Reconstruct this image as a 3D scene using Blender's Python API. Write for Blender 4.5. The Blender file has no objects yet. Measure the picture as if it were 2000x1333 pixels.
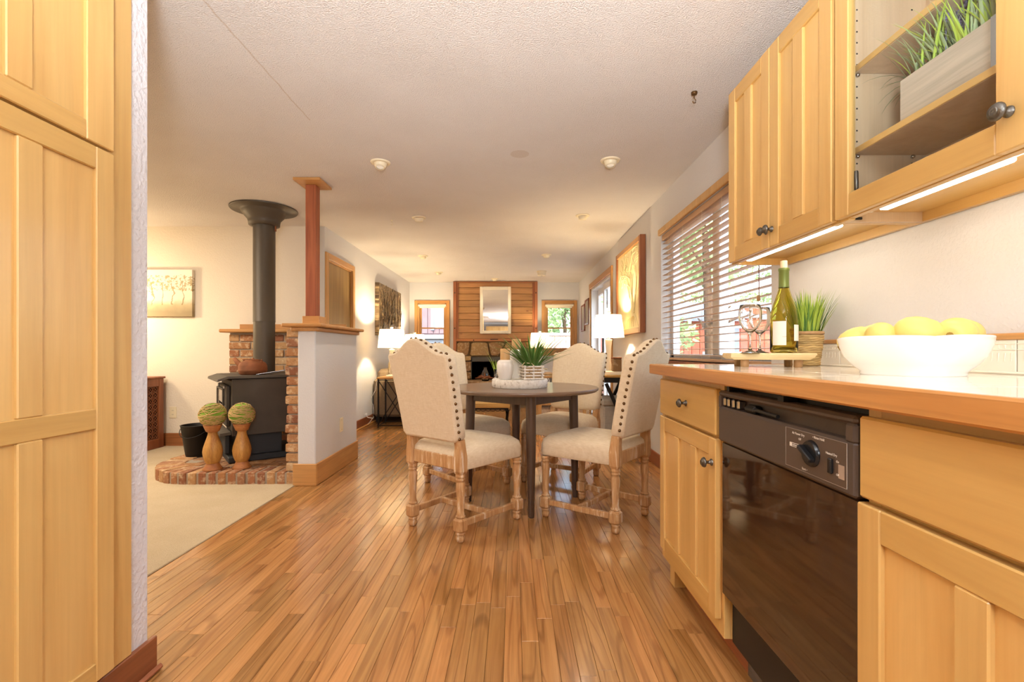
import bpy, bmesh, math, random
from mathutils import Vector, Matrix, Euler

# ------------------------------------------------------------------ scene, camera, light
S = bpy.context.scene
COL = S.collection
rnd = random.Random(7)
PI = math.pi
H, F, CX, HY = 0.97, 930.0, 1003.0, 686.0      # eye height, focal length in px, principal column, horizon row
CEIL = 2.24
XR, XL, YF, YH = 1.21, -1.923, 8.81, 4.85      # right wall, left wall, far wall, hearth wall

cam_d = bpy.data.cameras.new('camera')
cam = bpy.data.objects.new('camera', cam_d); COL.objects.link(cam)
cam.location = (0, 0, H); cam.rotation_euler = (PI/2, 0, 0)
cam_d.sensor_width = 36; cam_d.lens = F/2000*36
cam_d.shift_x = -(CX-1000)/2000; cam_d.shift_y = (HY-666.5)/2000
cam_d.clip_start = 0.02; cam_d.clip_end = 300
S.camera = cam

w = bpy.data.worlds.new('sky'); S.world = w; w.use_nodes = True
wn = w.node_tree
bg = wn.nodes['Background']
sk = wn.nodes.new('ShaderNodeTexSky'); sk.sky_type = 'NISHITA'; sk.sun_disc = False
sk.sun_elevation = math.radians(48); sk.sun_rotation = math.radians(200); sk.dust_density = 3.0; sk.air_density = 1.2
wn.links.new(sk.outputs[0], bg.inputs[0]); bg.inputs[1].default_value = 0.65

S.view_settings.view_transform = 'Standard'
S.view_settings.look = 'None'
S.view_settings.gamma = 1.0
S.view_settings.use_curve_mapping = False
S.view_settings.exposure = 1.0
S.cycles.use_denoising = True
S.cycles.sample_clamp_indirect = 6.0
S.cycles.max_bounces = 16
S.cycles.transparent_max_bounces = 40
S.cycles.caustics_reflective = False
S.cycles.caustics_refractive = False

WARM = (1.0, 0.80, 0.50)
KITCH = (0.88, 0.94, 1.0)
def point(name, loc, power, color, size=0.05):
    d = bpy.data.lights.new(name, 'POINT'); d.energy = power; d.color = color; d.shadow_soft_size = size
    o = bpy.data.objects.new(name, d); o.location = loc; COL.objects.link(o); return o
def area(name, loc, rot, power, color, sx, sy):
    d = bpy.data.lights.new(name, 'AREA'); d.energy = power; d.color = color; d.shape = 'RECTANGLE'; d.size = sx; d.size_y = sy
    o = bpy.data.objects.new(name, d); o.location = loc; o.rotation_euler = rot; COL.objects.link(o); return o
# unseen flash stand-ins and ceiling panel behind the camera, and the den lamp round the corner on the left
point('flash_fill_lamp', (0.30, -1.55, 1.50), 62, KITCH, 0.26)  # unseen fill added in place of camera flash, not a room fixture
area('kitchen_ceiling_panel', (-0.3, -0.4, CEIL-0.03), (0, 0, 0), 12, KITCH, 1.2, 0.6)
d = bpy.data.lights.new('bounce_flash_uplight', 'SPOT'); d.energy = 192; d.color = KITCH; d.spot_size = math.radians(118); d.spot_blend = 0.7; d.shadow_soft_size = 0.12  # unseen spot added to imitate a flash bounced off the ceiling
o = bpy.data.objects.new('bounce_flash_uplight', d); o.location = (0.0, -0.30, 1.22); o.rotation_euler = (PI-math.atan2(0.66, 1.0), 0, 0); COL.objects.link(o)
point('den_lamp', (-4.05, 4.40, 1.42), 19, WARM, 0.08)
area('den_fill_panel', (-3.3, 2.9, CEIL-0.03), (0, 0, 0), 30, (1.0, 0.90, 0.76), 0.9, 0.9)  # unseen fill added to brighten the den
def spot(name, loc, power, color, size=2.4, r=0.04):
    d = bpy.data.lights.new(name, 'SPOT'); d.energy = power; d.color = color; d.spot_size = size; d.spot_blend = 0.6; d.shadow_soft_size = r
    o = bpy.data.objects.new(name, d); o.location = loc; COL.objects.link(o); return o

# ------------------------------------------------------------------ materials
def lin(c):
    if isinstance(c, str):
        c = [int(c[i:i+2], 16)/255 for i in (1, 3, 5)]
    return tuple((x/12.92 if x <= 0.04045 else ((x+0.055)/1.055)**2.4) for x in c) + (1.0,)
def newmat(name):
    m = bpy.data.materials.new(name); m.use_nodes = True
    nt = m.node_tree; p = nt.nodes['Principled BSDF']
    return m, nt, p
def N(nt, t, **kw):
    n = nt.nodes.new(t)
    for k, v in kw.items():
        if k.startswith('i_'):
            key = k[2:]; key = int(key) if key.isdigit() else key.replace('_', ' ')
            n.inputs[key].default_value = v
        else: setattr(n, k, v)
    return n
def ramp(nt, fac, stops):
    r = nt.nodes.new('ShaderNodeValToRGB'); e = r.color_ramp.elements
    while len(e) < len(stops): e.new(0.5)
    for el, (p, c) in zip(e, stops): el.position = p; el.color = c if len(c) == 4 else lin(c)
    nt.links.new(fac, r.inputs[0]); return r.outputs[0]
def mixc(nt, fac, a, b, mode='MIX'):
    n = nt.nodes.new('ShaderNodeMix'); n.data_type = 'RGBA'; n.blend_type = mode
    for sock, v in ((n.inputs[0], fac), (n.inputs[6], a), (n.inputs[7], b)):
        if hasattr(v, 'is_output') or isinstance(v, bpy.types.NodeSocket): nt.links.new(v, sock)
        else: sock.default_value = v
    return n.outputs[2]
def math_(nt, op, a, b=0.0, c=None):
    n = nt.nodes.new('ShaderNodeMath'); n.operation = op
    for i, v in enumerate((a, b) if c is None else (a, b, c)):
        if isinstance(v, bpy.types.NodeSocket): nt.links.new(v, n.inputs[i])
        else: n.inputs[i].default_value = v
    return n.outputs[0]
def coords(nt, scale=(1, 1, 1), world=False, rand=True):
    tc = nt.nodes.new('ShaderNodeTexCoord')
    if world:
        g = nt.nodes.new('ShaderNodeNewGeometry'); v = g.outputs['Position']
    else: v = tc.outputs['Object']
    if rand:
        oi = nt.nodes.new('ShaderNodeObjectInfo')
        c = nt.nodes.new('ShaderNodeVectorMath'); c.operation = 'SCALE'
        c.inputs[0].default_value = (31.7, 17.3, 23.9); nt.links.new(oi.outputs['Random'], c.inputs[3])
        a = nt.nodes.new('ShaderNodeVectorMath'); a.operation = 'ADD'
        nt.links.new(v, a.inputs[0]); nt.links.new(c.outputs[0], a.inputs[1]); v = a.outputs[0]
    mp = nt.nodes.new('ShaderNodeMapping'); mp.inputs['Scale'].default_value = scale
    nt.links.new(v, mp.inputs[0]); return mp.outputs[0]
def noise(nt, vec, scale=1, detail=4, rough=0.55, dist=0.0):
    n = nt.nodes.new('ShaderNodeTexNoise'); nt.links.new(vec, n.inputs['Vector'])
    n.inputs['Scale'].default_value = scale; n.inputs['Detail'].default_value = detail
    n.inputs['Roughness'].default_value = rough; n.inputs['Distortion'].default_value = dist
    return n.outputs[0]
def bump(nt, p, h, strength=0.2, dist=0.002):
    b = nt.nodes.new('ShaderNodeBump'); b.inputs['Strength'].default_value = strength; b.inputs['Distance'].default_value = dist
    nt.links.new(h, b.inputs['Height']); nt.links.new(b.outputs[0], p.inputs['Normal'])
def plain(name, c, rough=0.5, metal=0.0, var=0.0, bmp=0.0, bscale=200, spec=0.5, trans=0.0, ior=1.45, emit=None, es=0.0, coat=0.0):
    m, nt, p = newmat(name)
    c4 = lin(c)
    p.inputs['Base Color'].default_value = c4
    p.inputs['Roughness'].default_value = rough; p.inputs['Metallic'].default_value = metal
    p.inputs['Specular IOR Level'].default_value = spec; p.inputs['IOR'].default_value = ior
    p.inputs['Transmission Weight'].default_value = trans
    p.inputs['Coat Weight'].default_value = coat
    if emit: p.inputs['Emission Color'].default_value = lin(emit); p.inputs['Emission Strength'].default_value = es
    if var:
        n = noise(nt, coords(nt, (6, 6, 6)), 1, 5)
        d = tuple(x*(1-var) for x in c4[:3])+(1,); l = tuple(min(1, x*(1+var)) for x in c4[:3])+(1,)
        nt.links.new(ramp(nt, n, [(0.3, d), (0.7, l)]), p.inputs['Base Color'])
    if bmp:
        bump(nt, p, noise(nt, coords(nt, rand=False), bscale, 3), bmp, 0.003)
    return m
def wood(name, light, dark, axis=2, sc=1.0, rough=0.38, rv=0.12, grain=0.5, coat=0.0, world=False, cath=0.0, bmp=0.05, knots=False):
    m, nt, p = newmat(name)
    s = [11*sc]*3; s[axis] = 0.9*sc
    n1 = noise(nt, coords(nt, tuple(s), world), 1, 5, 0.6, 0.9)
    s2 = [95*sc]*3; s2[axis] = 2.5*sc
    n2 = noise(nt, coords(nt, tuple(s2), world), 1, 3, 0.6, 0.3)
    base = ramp(nt, n1, [(0.28, lin(dark)), (0.5, tuple(0.4*a+0.6*b for a, b in zip(lin(dark), lin(light)))), (0.66, lin(light))])
    fine = ramp(nt, n2, [(0.30, (1-grain, 1-grain, 1-grain, 1)), (0.58, (1, 1, 1, 1))])
    col = mixc(nt, 0.6, base, fine, 'MULTIPLY')
    if cath:
        s3 = [7*sc]*3; s3[axis] = 0.55*sc
        n3 = noise(nt, coords(nt, tuple(s3), world), 1, 1.5, 0.5, 0.4)
        band = math_(nt, 'SINE', math_(nt, 'MULTIPLY', n3, 62.0))
        fr = ramp(nt, band, [(0.0, (1, 1, 1, 1)), (0.75, (1, 1, 1, 1)), (1.0, (1-cath, 1-cath*1.15, 1-cath*1.3, 1))])
        col = mixc(nt, 0.8, col, fr, 'MULTIPLY')
    if knots:
        vo = nt.nodes.new('ShaderNodeTexVoronoi'); sv_ = [8.5]*3; sv_[axis] = 5.0
        nt.links.new(coords(nt, tuple(sv_), world), vo.inputs['Vector']); vo.inputs['Scale'].default_value = 1.0; vo.inputs['Randomness'].default_value = 1.0
        kd = ramp(nt, vo.outputs['Distance'], [(0.05, (1, 1, 1, 1)), (0.17, (0, 0, 0, 1))])
        rs = nt.nodes.new('ShaderNodeSeparateColor'); nt.links.new(vo.outputs['Color'], rs.inputs[0])
        col = mixc(nt, math_(nt, 'MULTIPLY', kd, math_(nt, 'MULTIPLY', math_(nt, 'GREATER_THAN', rs.outputs[0], 0.45), 0.75)), col, lin('#6E3E1E'))
    oi = nt.nodes.new('ShaderNodeObjectInfo')
    hs = nt.nodes.new('ShaderNodeHueSaturation')
    nt.links.new(math_(nt, 'MULTIPLY_ADD', oi.outputs['Random'], 2*rv, 1-rv), hs.inputs['Value'])
    nt.links.new(math_(nt, 'MULTIPLY_ADD', oi.outputs['Random'], -rv*0.035, 0.5+rv*0.0175), hs.inputs['Hue'])
    nt.links.new(col, hs.inputs['Color']); nt.links.new(hs.outputs[0], p.inputs['Base Color'])
    p.inputs['Roughness'].default_value = rough; p.inputs['Coat Weight'].default_value = coat; p.inputs['Coat Roughness'].default_value = 0.12
    if bmp: bump(nt, p, n2, bmp, 0.002)
    return m
MAP_L, MAP_D = '#D8B06E', '#C99C5A'
M = {}
M['maple_z'] = wood('maple_vertical', MAP_L, MAP_D, 2, 0.8, 0.32, 0.06, 0.10, 0.15)
M['maple_y'] = wood('maple_horizontal', '#D2A964', '#C09452', 1, 0.8, 0.32, 0.06, 0.10, 0.15)
M['maple_x'] = wood('maple_crosswise', MAP_L, MAP_D, 0, 0.8, 0.32, 0.06, 0.10, 0.15)
M['maple_pale'] = wood('pale_veneer', '#D9BE9C', '#C9A985', 2, 1.0, 0.5, 0.05, 0.12)
M['oak_edge'] = wood('oak_nosing', '#C98F4E', '#A9692F', 1, 0.8, 0.35, 0.05, 0.38, 0.2)
M['oak_floor'] = wood('oak_floorboard', '#BF8A52', '#9C6836', 1, 0.9, 0.24, 0.17, 0.42, 0.35, cath=0.34, bmp=0.035)
M['oak_x'] = wood('oak_trim_across', '#CB9558', '#B27A3E', 0, 0.9, 0.4, 0.05, 0.3, 0.1)
M['oak_y'] = wood('oak_trim_along', '#CB9558', '#B27A3E', 1, 0.9, 0.4, 0.05, 0.3, 0.1)
M['oak_z'] = wood('oak_trim_upright', '#D2A05E', '#B98143', 2, 0.9, 0.4, 0.05, 0.3, 0.1)
M['base_dark'] = wood('dark_baseboard', '#9A5A38', '#7A4024', 1, 0.9, 0.35, 0.05, 0.3, 0.2)
M['base_x'] = wood('brown_baseboard', '#A4693E', '#84502C', 0, 0.9, 0.4, 0.05, 0.3)
M['fir_post'] = wood('red_fir_post', '#B0633C', '#8A4426', 2, 1.2, 0.5, 0.04, 0.4)
M['pine_x'] = wood('knotty_pine', '#B88852', '#98683C', 0, 0.9, 0.45, 0.16, 0.3, cath=0.15, knots=True)
M['pine_dark'] = wood('pine_frame', '#A8673A', '#8A4C28', 2, 0.9, 0.45, 0.06, 0.3)
M['pine_dark_x'] = wood('pine_ledge', '#B5763F', '#8A4C28', 0, 0.9, 0.45, 0.06, 0.3)
M['door_veneer'] = wood('door_veneer', '#A5854E', '#8A6A3A', 2, 0.8, 0.4, 0.03, 0.3)
M['cab_dark'] = wood('reddish_cabinet', '#9C5C38', '#7A4226', 2, 0.9, 0.4, 0.05, 0.3)
M['grey_wash'] = wood('grey_washed_wood', '#C9BBA8', '#A99A88', 1, 1.0, 0.7, 0.05, 0.3)
M['table_top'] = wood('walnut_top', '#826B58', '#6C5745', 0, 0.8, 0.33, 0.02, 0.25, 0.2)
M['table_leg'] = wood('dark_walnut', '#5B4436', '#473428', 2, 0.8, 0.35, 0.05, 0.3, 0.2)
M['board_pale'] = wood('pale_board', '#E6CE9C', '#D4B67E', 0, 0.9, 0.5, 0.04, 0.15)
M['peg'] = wood('turned_peg', '#C99F70', '#A87C50', 2, 0.9, 0.5, 0.1, 0.2)
M['natural'] = wood('natural_oak', '#D6AC72', '#C3955A', 2, 1.0, 0.45, 0.04, 0.2)
M['light_oak_x'] = wood('light_oak_top', '#D0A55E', '#B3853F', 0, 0.9, 0.45, 0.05, 0.3)
M['slat'] = wood('blind_slat', '#C6A07C', '#B58C68', 1, 1.0, 0.5, 0.03, 0.15)
M['turned'] = wood('bamboo_turned', '#CF9A50', '#A86C30', 2, 2.2, 0.42, 0.06, 0.45)
# white-washed chair legs
m, nt, p = newmat('whitewashed_oak')
v = coords(nt, (42, 42, 5)); n1 = noise(nt, v, 1, 5, 0.7, 0.8)
n2 = noise(nt, coords(nt, (9, 9, 2)), 1, 3)
c = ramp(nt, n1, [(0.25, '#7E532E'), (0.42, '#B08050'), (0.55, '#C79E6E'), (0.66, '#EADFCD')])
nt.links.new(mixc(nt, ramp(nt, n2, [(0.35, (0, 0, 0, 1)), (0.7, (0.55, 0.55, 0.55, 1))]), c, lin('#C69460')), p.inputs['Base Color'])
p.inputs['Roughness'].default_value = 0.6; bump(nt, p, n1, 0.12, 0.003); M['whitewash'] = m
def fabric(name, c, c2, sc=900, bs=0.25):
    m, nt, p = newmat(name)
    a = noise(nt, coords(nt, (sc, sc*0.08, sc*0.08), rand=False), 1, 2); b = noise(nt, coords(nt, (sc*0.08, sc*0.08, sc), rand=False), 1, 2)
    ab = math_(nt, 'ADD', a, b)
    nt.links.new(ramp(nt, math_(nt, 'MULTIPLY', ab, 0.5), [(0.35, lin(c2)), (0.62, lin(c))]), p.inputs['Base Color'])
    p.inputs['Roughness'].default_value = 0.9; p.inputs['Specular IOR Level'].default_value = 0.15; p.inputs['Sheen Weight'].default_value = 0.15
    bump(nt, p, ab, bs, 0.0015); return m
M['linen'] = fabric('oatmeal_linen', '#E4D3B8', '#D6C1A0', 420)
M['sofa'] = fabric('taupe_sofa', '#8E7A62', '#7A6852', 300)
M['sofa_pillow'] = fabric('olive_pillow', '#A58E64', '#8F7A52', 300)
M['grey_cloth'] = fabric('grey_cloth', '#B4AFA6', '#A09A90', 300)
# walls: orange-peel paint
def paint(name, c, bs=0.25, sc=90):
    m, nt, p = newmat(name); p.inputs['Base Color'].default_value = lin(c); p.inputs['Roughness'].default_value = 0.75
    p.inputs['Specular IOR Level'].default_value = 0.25
    n = noise(nt, coords(nt, (1, 1, 1), True, False), sc, 3, 0.5)
    bump(nt, p, ramp(nt, n, [(0.42, (0, 0, 0, 1)), (0.62, (1, 1, 1, 1))]), bs, 0.003); return m
M['wall'] = paint('grey_wall_paint', '#D6D4D4')
M['wall_knock'] = paint('grey_wall_knockdown', '#D6D3D6', 0.5, 60)
M['cream'] = paint('lamp_warmed_wall_paint', '#E4D8C6')  # warmth of the lamp light is put into this wall colour
# popcorn ceiling with a faint joint
m, nt, p = newmat('popcorn_ceiling')
v = coords(nt, (1, 1, 1), True, False)
n1 = noise(nt, v, 150, 3, 0.6); n2 = noise(nt, v, 1.1, 3)
c = ramp(nt, n2, [(0.35, '#EAE1D9'), (0.65, '#F1E9E2')])
sp = N(nt, 'ShaderNodeSeparateXYZ'); nt.links.new(v, sp.inputs[0])
d = math_(nt, 'ABSOLUTE', math_(nt, 'ADD', math_(nt, 'ADD', sp.outputs[0], 1.122), math_(nt, 'MULTIPLY', math_(nt, 'SUBTRACT', noise(nt, v, 9, 2), 0.5), 0.02)))
seam = math_(nt, 'MULTIPLY', math_(nt, 'LESS_THAN', d, 0.0035), math_(nt, 'LESS_THAN', sp.outputs[1], 2.62))
seam = math_(nt, 'MULTIPLY', seam, 0.45)
c = mixc(nt, seam, c, lin('#C6A988'))
cd = N(nt, 'ShaderNodeVectorMath', operation='DISTANCE'); nt.links.new(v, cd.inputs[0]); cd.inputs[1].default_value = (0.04, 3.07, CEIL)
c = mixc(nt, math_(nt, 'MULTIPLY', math_(nt, 'LESS_THAN', cd.outputs[1], 0.06), 0.35), c, lin('#CDB497'))
nt.links.new(c, p.inputs['Base Color']); p.inputs['Roughness'].default_value = 0.9
bump(nt, p, ramp(nt, n1, [(0.36, (0, 0, 0, 1)), (0.66, (1, 1, 1, 1))]), 0.85, 0.006); M['popcorn'] = m
# carpet
m, nt, p = newmat('carpet_pile'); v = coords(nt, (1, 1, 1), True, False)
n1 = noise(nt, v, 260, 3, 0.7); n2 = noise(nt, v, 5, 3)
c = mixc(nt, 0.5, ramp(nt, n1, [(0.3, '#B9A27E'), (0.65, '#DECBAA')]), ramp(nt, n2, [(0.3, '#CCB896'), (0.7, '#DAC8AA')]))
nt.links.new(c, p.inputs['Base Color']); p.inputs['Roughness'].default_value = 1.0; p.inputs['Specular IOR Level'].default_value = 0.05
bump(nt, p, n1, 0.9, 0.006); M['carpet'] = m
# brick
def brick(name, stops, patch=0.6):
    m, nt, p = newmat(name)
    oi = nt.nodes.new('ShaderNodeObjectInfo')
    base = ramp(nt, oi.outputs['Random'], stops)
    n1 = noise(nt, coords(nt, (1, 1, 1)), 22, 5, 0.65); n2 = noise(nt, coords(nt, (1, 1, 1)), 70, 4, 0.7)
    c = mixc(nt, ramp(nt, n1, [(0.50, (0, 0, 0, 1)), (0.66, (patch, patch, patch, 1))]), base, lin('#E0C6A0'))
    c = mixc(nt, ramp(nt, n2, [(0.30, (0.6, 0.6, 0.6, 1)), (0.44, (0, 0, 0, 1))]), c, lin('#5E3626'))
    nt.links.new(c, p.inputs['Base Color']); p.inputs['Roughness'].default_value = 0.85
    bump(nt, p, math_(nt, 'ADD', n1, n2), 0.6, 0.006); return m
BR = [(0.0, '#7A4C34'), (0.2, '#9C6240'), (0.4, '#AC7A4C'), (0.6, '#B98E60'), (0.8, '#8E5638'), (1.0, '#C6A478')]
M['brick'] = brick('used_brick', BR)
M['paver'] = brick('hearth_paver', [(0.0, '#7E5438'), (0.35, '#96683F'), (0.7, '#A87848'), (1.0, '#8A5A3C')], 0.3)
M['mortar'] = plain('mortar', '#A1907C', 0.95, var=0.15, bmp=0.5, bscale=120)
M['mortar_dark'] = plain('stone_mortar', '#6E5638', 0.95, var=0.2, bmp=0.5, bscale=60)
m = brick('field_stone', [(0.0, '#7A5A38'), (0.3, '#94703F'), (0.6, '#84623E'), (1.0, '#A98A58')], 0.35); M['stone'] = m
# metals, stove, glass, etc.
M['stove'] = plain('stove_paint', '#50483F', 0.62, 0.2, var=0.12, bmp=0.15, bscale=350)
M['stove_dark'] = plain('stove_base_paint', '#37393B', 0.6, 0.2, bmp=0.15, bscale=350)
M['pipe'] = plain('stove_pipe_paint', '#544A3D', 0.5, 0.3, bmp=0.08, bscale=300)
M['rust'] = plain('rusty_iron', '#8E5736', 0.75, 0.25, var=0.35, bmp=0.3, bscale=150)
M['iron'] = plain('black_iron', '#221F1D', 0.5, 0.5)
M['pewter'] = plain('pewter_knob', '#6A6660', 0.28, 0.9, var=0.2, bmp=0.2, bscale=400)
M['brass'] = plain('old_brass', '#6E5234', 0.32, 0.9)
M['steel'] = plain('steel', '#B9B9BA', 0.25, 1.0)
M['black_gloss'] = plain('dishwasher_gloss', '#2A1A11', 0.06, 0.0, spec=0.8, coat=0.6)
M['panel'] = plain('dishwasher_panel', '#4C3F37', 0.42, 0.0, bmp=0.08, bscale=500)
M['panel_plate'] = plain('dishwasher_plate', '#57483E', 0.35, 0.1)
M['black'] = plain('matte_black', '#15120F', 0.5)
M['knob_black'] = plain('black_plastic', '#1A1A1C', 0.22)
M['white_print'] = plain('white_print', '#EFEAE2', 0.5)
M['white'] = plain('white_paint', '#F1EDE6', 0.45)
M['vinyl'] = plain('white_vinyl', '#EDEEF0', 0.35)
M['ivory'] = plain('ivory_plastic', '#E9DBBB', 0.4)
M['porcelain'] = plain('white_porcelain', '#F6F4F0', 0.12, coat=0.5)
M['ceramic'] = plain('white_ceramic', '#EFE9E2', 0.16, coat=0.4)
M['tile'] = plain('cream_tile', '#EFE7D8', 0.12, var=0.03, coat=0.3)
M['grout'] = plain('grout', '#E4DACA', 0.8)
M['glass'] = plain('clear_glass', '#FFFFFF', 0.0, trans=1.0, ior=1.45)
M['bottle'] = plain('olive_glass', '#DDD27C', 0.01, trans=1.0, ior=1.25)
M['foil'] = plain('green_foil', '#6E7A3C', 0.35, 0.3)
M['cork'] = plain('cork', '#E3CFA6', 0.8, var=0.1)
M['paper'] = plain('label_paper', '#F4EEE2', 0.6)
M['fruit'] = plain('pale_yellow_skin', '#E3CC74', 0.42, var=0.08, bmp=0.1, bscale=300)
M['stem'] = plain('fruit_stem', '#A07C34', 0.7)
M['rope'] = plain('seagrass_rope', '#BFA06A', 0.85, var=0.35, bmp=0.5, bscale=160)
M['blade_dark'] = plain('grass_green', '#5C8438', 0.5, var=0.3)
M['blade_lime'] = plain('grass_lime', '#A9C24A', 0.5, var=0.25)
M['blade_grey'] = plain('grass_greyish', '#93A274', 0.55, var=0.3)
M['lavender'] = plain('lavender_bud', '#857FA6', 0.7)
M['moss'] = plain('moss', '#7C9E34', 0.95, var=0.4, bmp=0.9, bscale=90)
M['twine'] = plain('twine', '#C8A870', 0.85, var=0.2)
M['terracotta'] = wood('turned_cup', '#C08048', '#9C5C30', 0, 1.4, 0.45, 0.05, 0.3)
M['lamp_body'] = plain('ivory_lamp_body', '#E9DFC9', 0.3)
M['chrome'] = plain('lamp_metal', '#CFC6B4', 0.2, 0.9)
M['gold_relief'] = plain('gold_relief', '#EAD9A4', 0.5, var=0.06)
M['mirror'] = plain('mirror_silver', '#F4F4F2', 0.01, 1.0)
M['cream_frame'] = plain('cream_frame', '#EFE4CE', 0.5)
M['red_frame'] = plain('red_brown_frame', '#7A3A22', 0.4)
M['bark_white'] = None
m, nt, p = newmat('birch_bark'); n1 = noise(nt, coords(nt, (40, 40, 40)), 1, 4, 0.7)
nt.links.new(ramp(nt, n1, [(0.28, '#7A6048'), (0.40, '#E2D8CA'), (0.6, '#F2EBE0')]), p.inputs['Base Color'])
p.inputs['Roughness'].default_value = 0.85; bump(nt, p, n1, 0.5, 0.004); M['bark_white'] = m
# lamp shade: thin cloth that the bulb inside shines through
m, nt, p = newmat('linen_shade')
nt.nodes.remove(p); out = nt.nodes['Material Output']
d = N(nt, 'ShaderNodeBsdfDiffuse'); d.inputs[0].default_value = lin('#F6EBD6')
t = N(nt, 'ShaderNodeBsdfTranslucent'); t.inputs[0].default_value = lin('#F6E6C8')
mx = N(nt, 'ShaderNodeMixShader'); mx.inputs[0].default_value = 0.42
nt.links.new(d.outputs[0], mx.inputs[1]); nt.links.new(t.outputs[0], mx.inputs[2])
em = N(nt, 'ShaderNodeEmission'); em.inputs[0].default_value = (1.0, 0.83, 0.55, 1); em.inputs[1].default_value = 0.2
ad = N(nt, 'ShaderNodeAddShader'); nt.links.new(mx.outputs[0], ad.inputs[0]); nt.links.new(em.outputs[0], ad.inputs[1])
nt.links.new(ad.outputs[0], out.inputs[0]); M['shade'] = m
m, nt, p = newmat('light_bar'); p.inputs['Base Color'].default_value = (1, 1, 1, 1)
p.inputs['Emission Color'].default_value = (1.0, 0.93, 0.78, 1); p.inputs['Emission Strength'].default_value = 11.0; M['led'] = m
# window glass: clear, faintly reflecting, lets the daylight through
m, nt, p = newmat('window_glass'); nt.nodes.remove(p); out = nt.nodes['Material Output']
t = N(nt, 'ShaderNodeBsdfTransparent'); t.inputs[0].default_value = (0.96, 0.98, 0.98, 1)
g = N(nt, 'ShaderNodeBsdfGlossy'); g.inputs['Roughness'].default_value = 0.01
fr = N(nt, 'ShaderNodeFresnel'); fr.inputs[0].default_value = 1.5
ge = N(nt, 'ShaderNodeNewGeometry'); ff = math_(nt, 'MULTIPLY', fr.outputs[0], math_(nt, 'SUBTRACT', 1.0, ge.outputs['Backfacing']))
mx = N(nt, 'ShaderNodeMixShader'); nt.links.new(ff, mx.inputs[0]); nt.links.new(t.outputs[0], mx.inputs[1]); nt.links.new(g.outputs[0], mx.inputs[2])
nt.links.new(mx.outputs[0], out.inputs[0]); M['pane'] = m
m, nt, p = newmat('thin_goblet_glass'); nt.nodes.remove(p); out = nt.nodes['Material Output']
t = N(nt, 'ShaderNodeBsdfGlass'); t.inputs['IOR'].default_value = 1.38; t.inputs['Roughness'].default_value = 0.0; t.inputs[0].default_value = (1, 0.99, 0.97, 1)
g = N(nt, 'ShaderNodeBsdfGlossy'); g.inputs['Roughness'].default_value = 0.015
lw = N(nt, 'ShaderNodeLayerWeight'); ff = math_(nt, 'MULTIPLY_ADD', math_(nt, 'POWER', lw.outputs['Facing'], 4.0), 0.55, 0.0)
mx = N(nt, 'ShaderNodeMixShader'); nt.links.new(ff, mx.inputs[0]); nt.links.new(t.outputs[0], mx.inputs[1]); nt.links.new(g.outputs[0], mx.inputs[2])
nt.links.new(mx.outputs[0], out.inputs[0]); M['glass_thin'] = m
# outdoors
M['siding'] = plain('mauve_siding', '#806A6C', 0.8, var=0.08)
M['red_board'] = plain('red_board', '#B0604A', 0.8, var=0.12)
M['roof_grey'] = plain('grey_roofing', '#7E8894', 0.9, var=0.1)
M['fence'] = plain('weathered_fence', '#C4A89A', 0.85, var=0.1)
M['concrete'] = plain('patio_concrete', '#B5B0A6', 0.9, var=0.1)
M['leaf'] = plain('tree_leaf', '#A3BC84', 0.6, var=0.35)
M['trunk'] = plain('tree_bark', '#5E4A38', 0.9, var=0.2)
M['blue_panel'] = plain('pale_blind_panel', '#DDE4EE', 0.6)
# pictures (flat prints)
m, nt, p = newmat('painted_birches'); tc = N(nt, 'ShaderNodeTexCoord'); sp = N(nt, 'ShaderNodeSeparateXYZ'); nt.links.new(tc.outputs['Object'], sp.inputs[0])
n1 = noise(nt, tc.outputs['Object'], 34, 5, 0.7); n2 = noise(nt, tc.outputs['Object'], 7, 3)
zz = math_(nt, 'MULTIPLY_ADD', n2, 0.10, sp.outputs[2])
leafy = math_(nt, 'MULTIPLY', math_(nt, 'MULTIPLY', math_(nt, 'GREATER_THAN', zz, 0.31), math_(nt, 'LESS_THAN', zz, 0.47)), math_(nt, 'GREATER_THAN', n1, 0.52))
gnd = ramp(nt, zz, [(0.10, '#9A8664'), (0.17, '#B9A57E'), (0.22, '#E3D6BC'), (0.5, '#EFE6D4')])
trunk = math_(nt, 'MULTIPLY', math_(nt, 'MULTIPLY', math_(nt, 'GREATER_THAN', math_(nt, 'SINE', math_(nt, 'MULTIPLY_ADD', n2, 9.0, math_(nt, 'MULTIPLY', sp.outputs[0], 62.0))), 0.955), math_(nt, 'GREATER_THAN', zz, 0.17)), math_(nt, 'LESS_THAN', zz, 0.40))
c = mixc(nt, math_(nt, 'MULTIPLY', trunk, 0.75), gnd, lin('#8A7146')); c = mixc(nt, math_(nt, 'MULTIPLY', leafy, 0.8), c, lin('#A48C54'))
nt.links.new(c, p.inputs['Base Color']); p.inputs['Roughness'].default_value = 0.7; M['birch_art'] = m
m, nt, p = newmat('forest_relief'); v = coords(nt, (1, 9, 5.5), False, False); n1 = noise(nt, v, 1, 5, 0.6, 3.6)
nt.links.new(ramp(nt, n1, [(0.38, '#3E2E22'), (0.52, '#7A6448'), (0.66, '#BFA57C')]), p.inputs['Base Color'])
p.inputs['Roughness'].default_value = 0.45; p.inputs['Metallic'].default_value = 0.25; bump(nt, p, n1, 1.0, 0.012); M['forest_art'] = m

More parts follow.
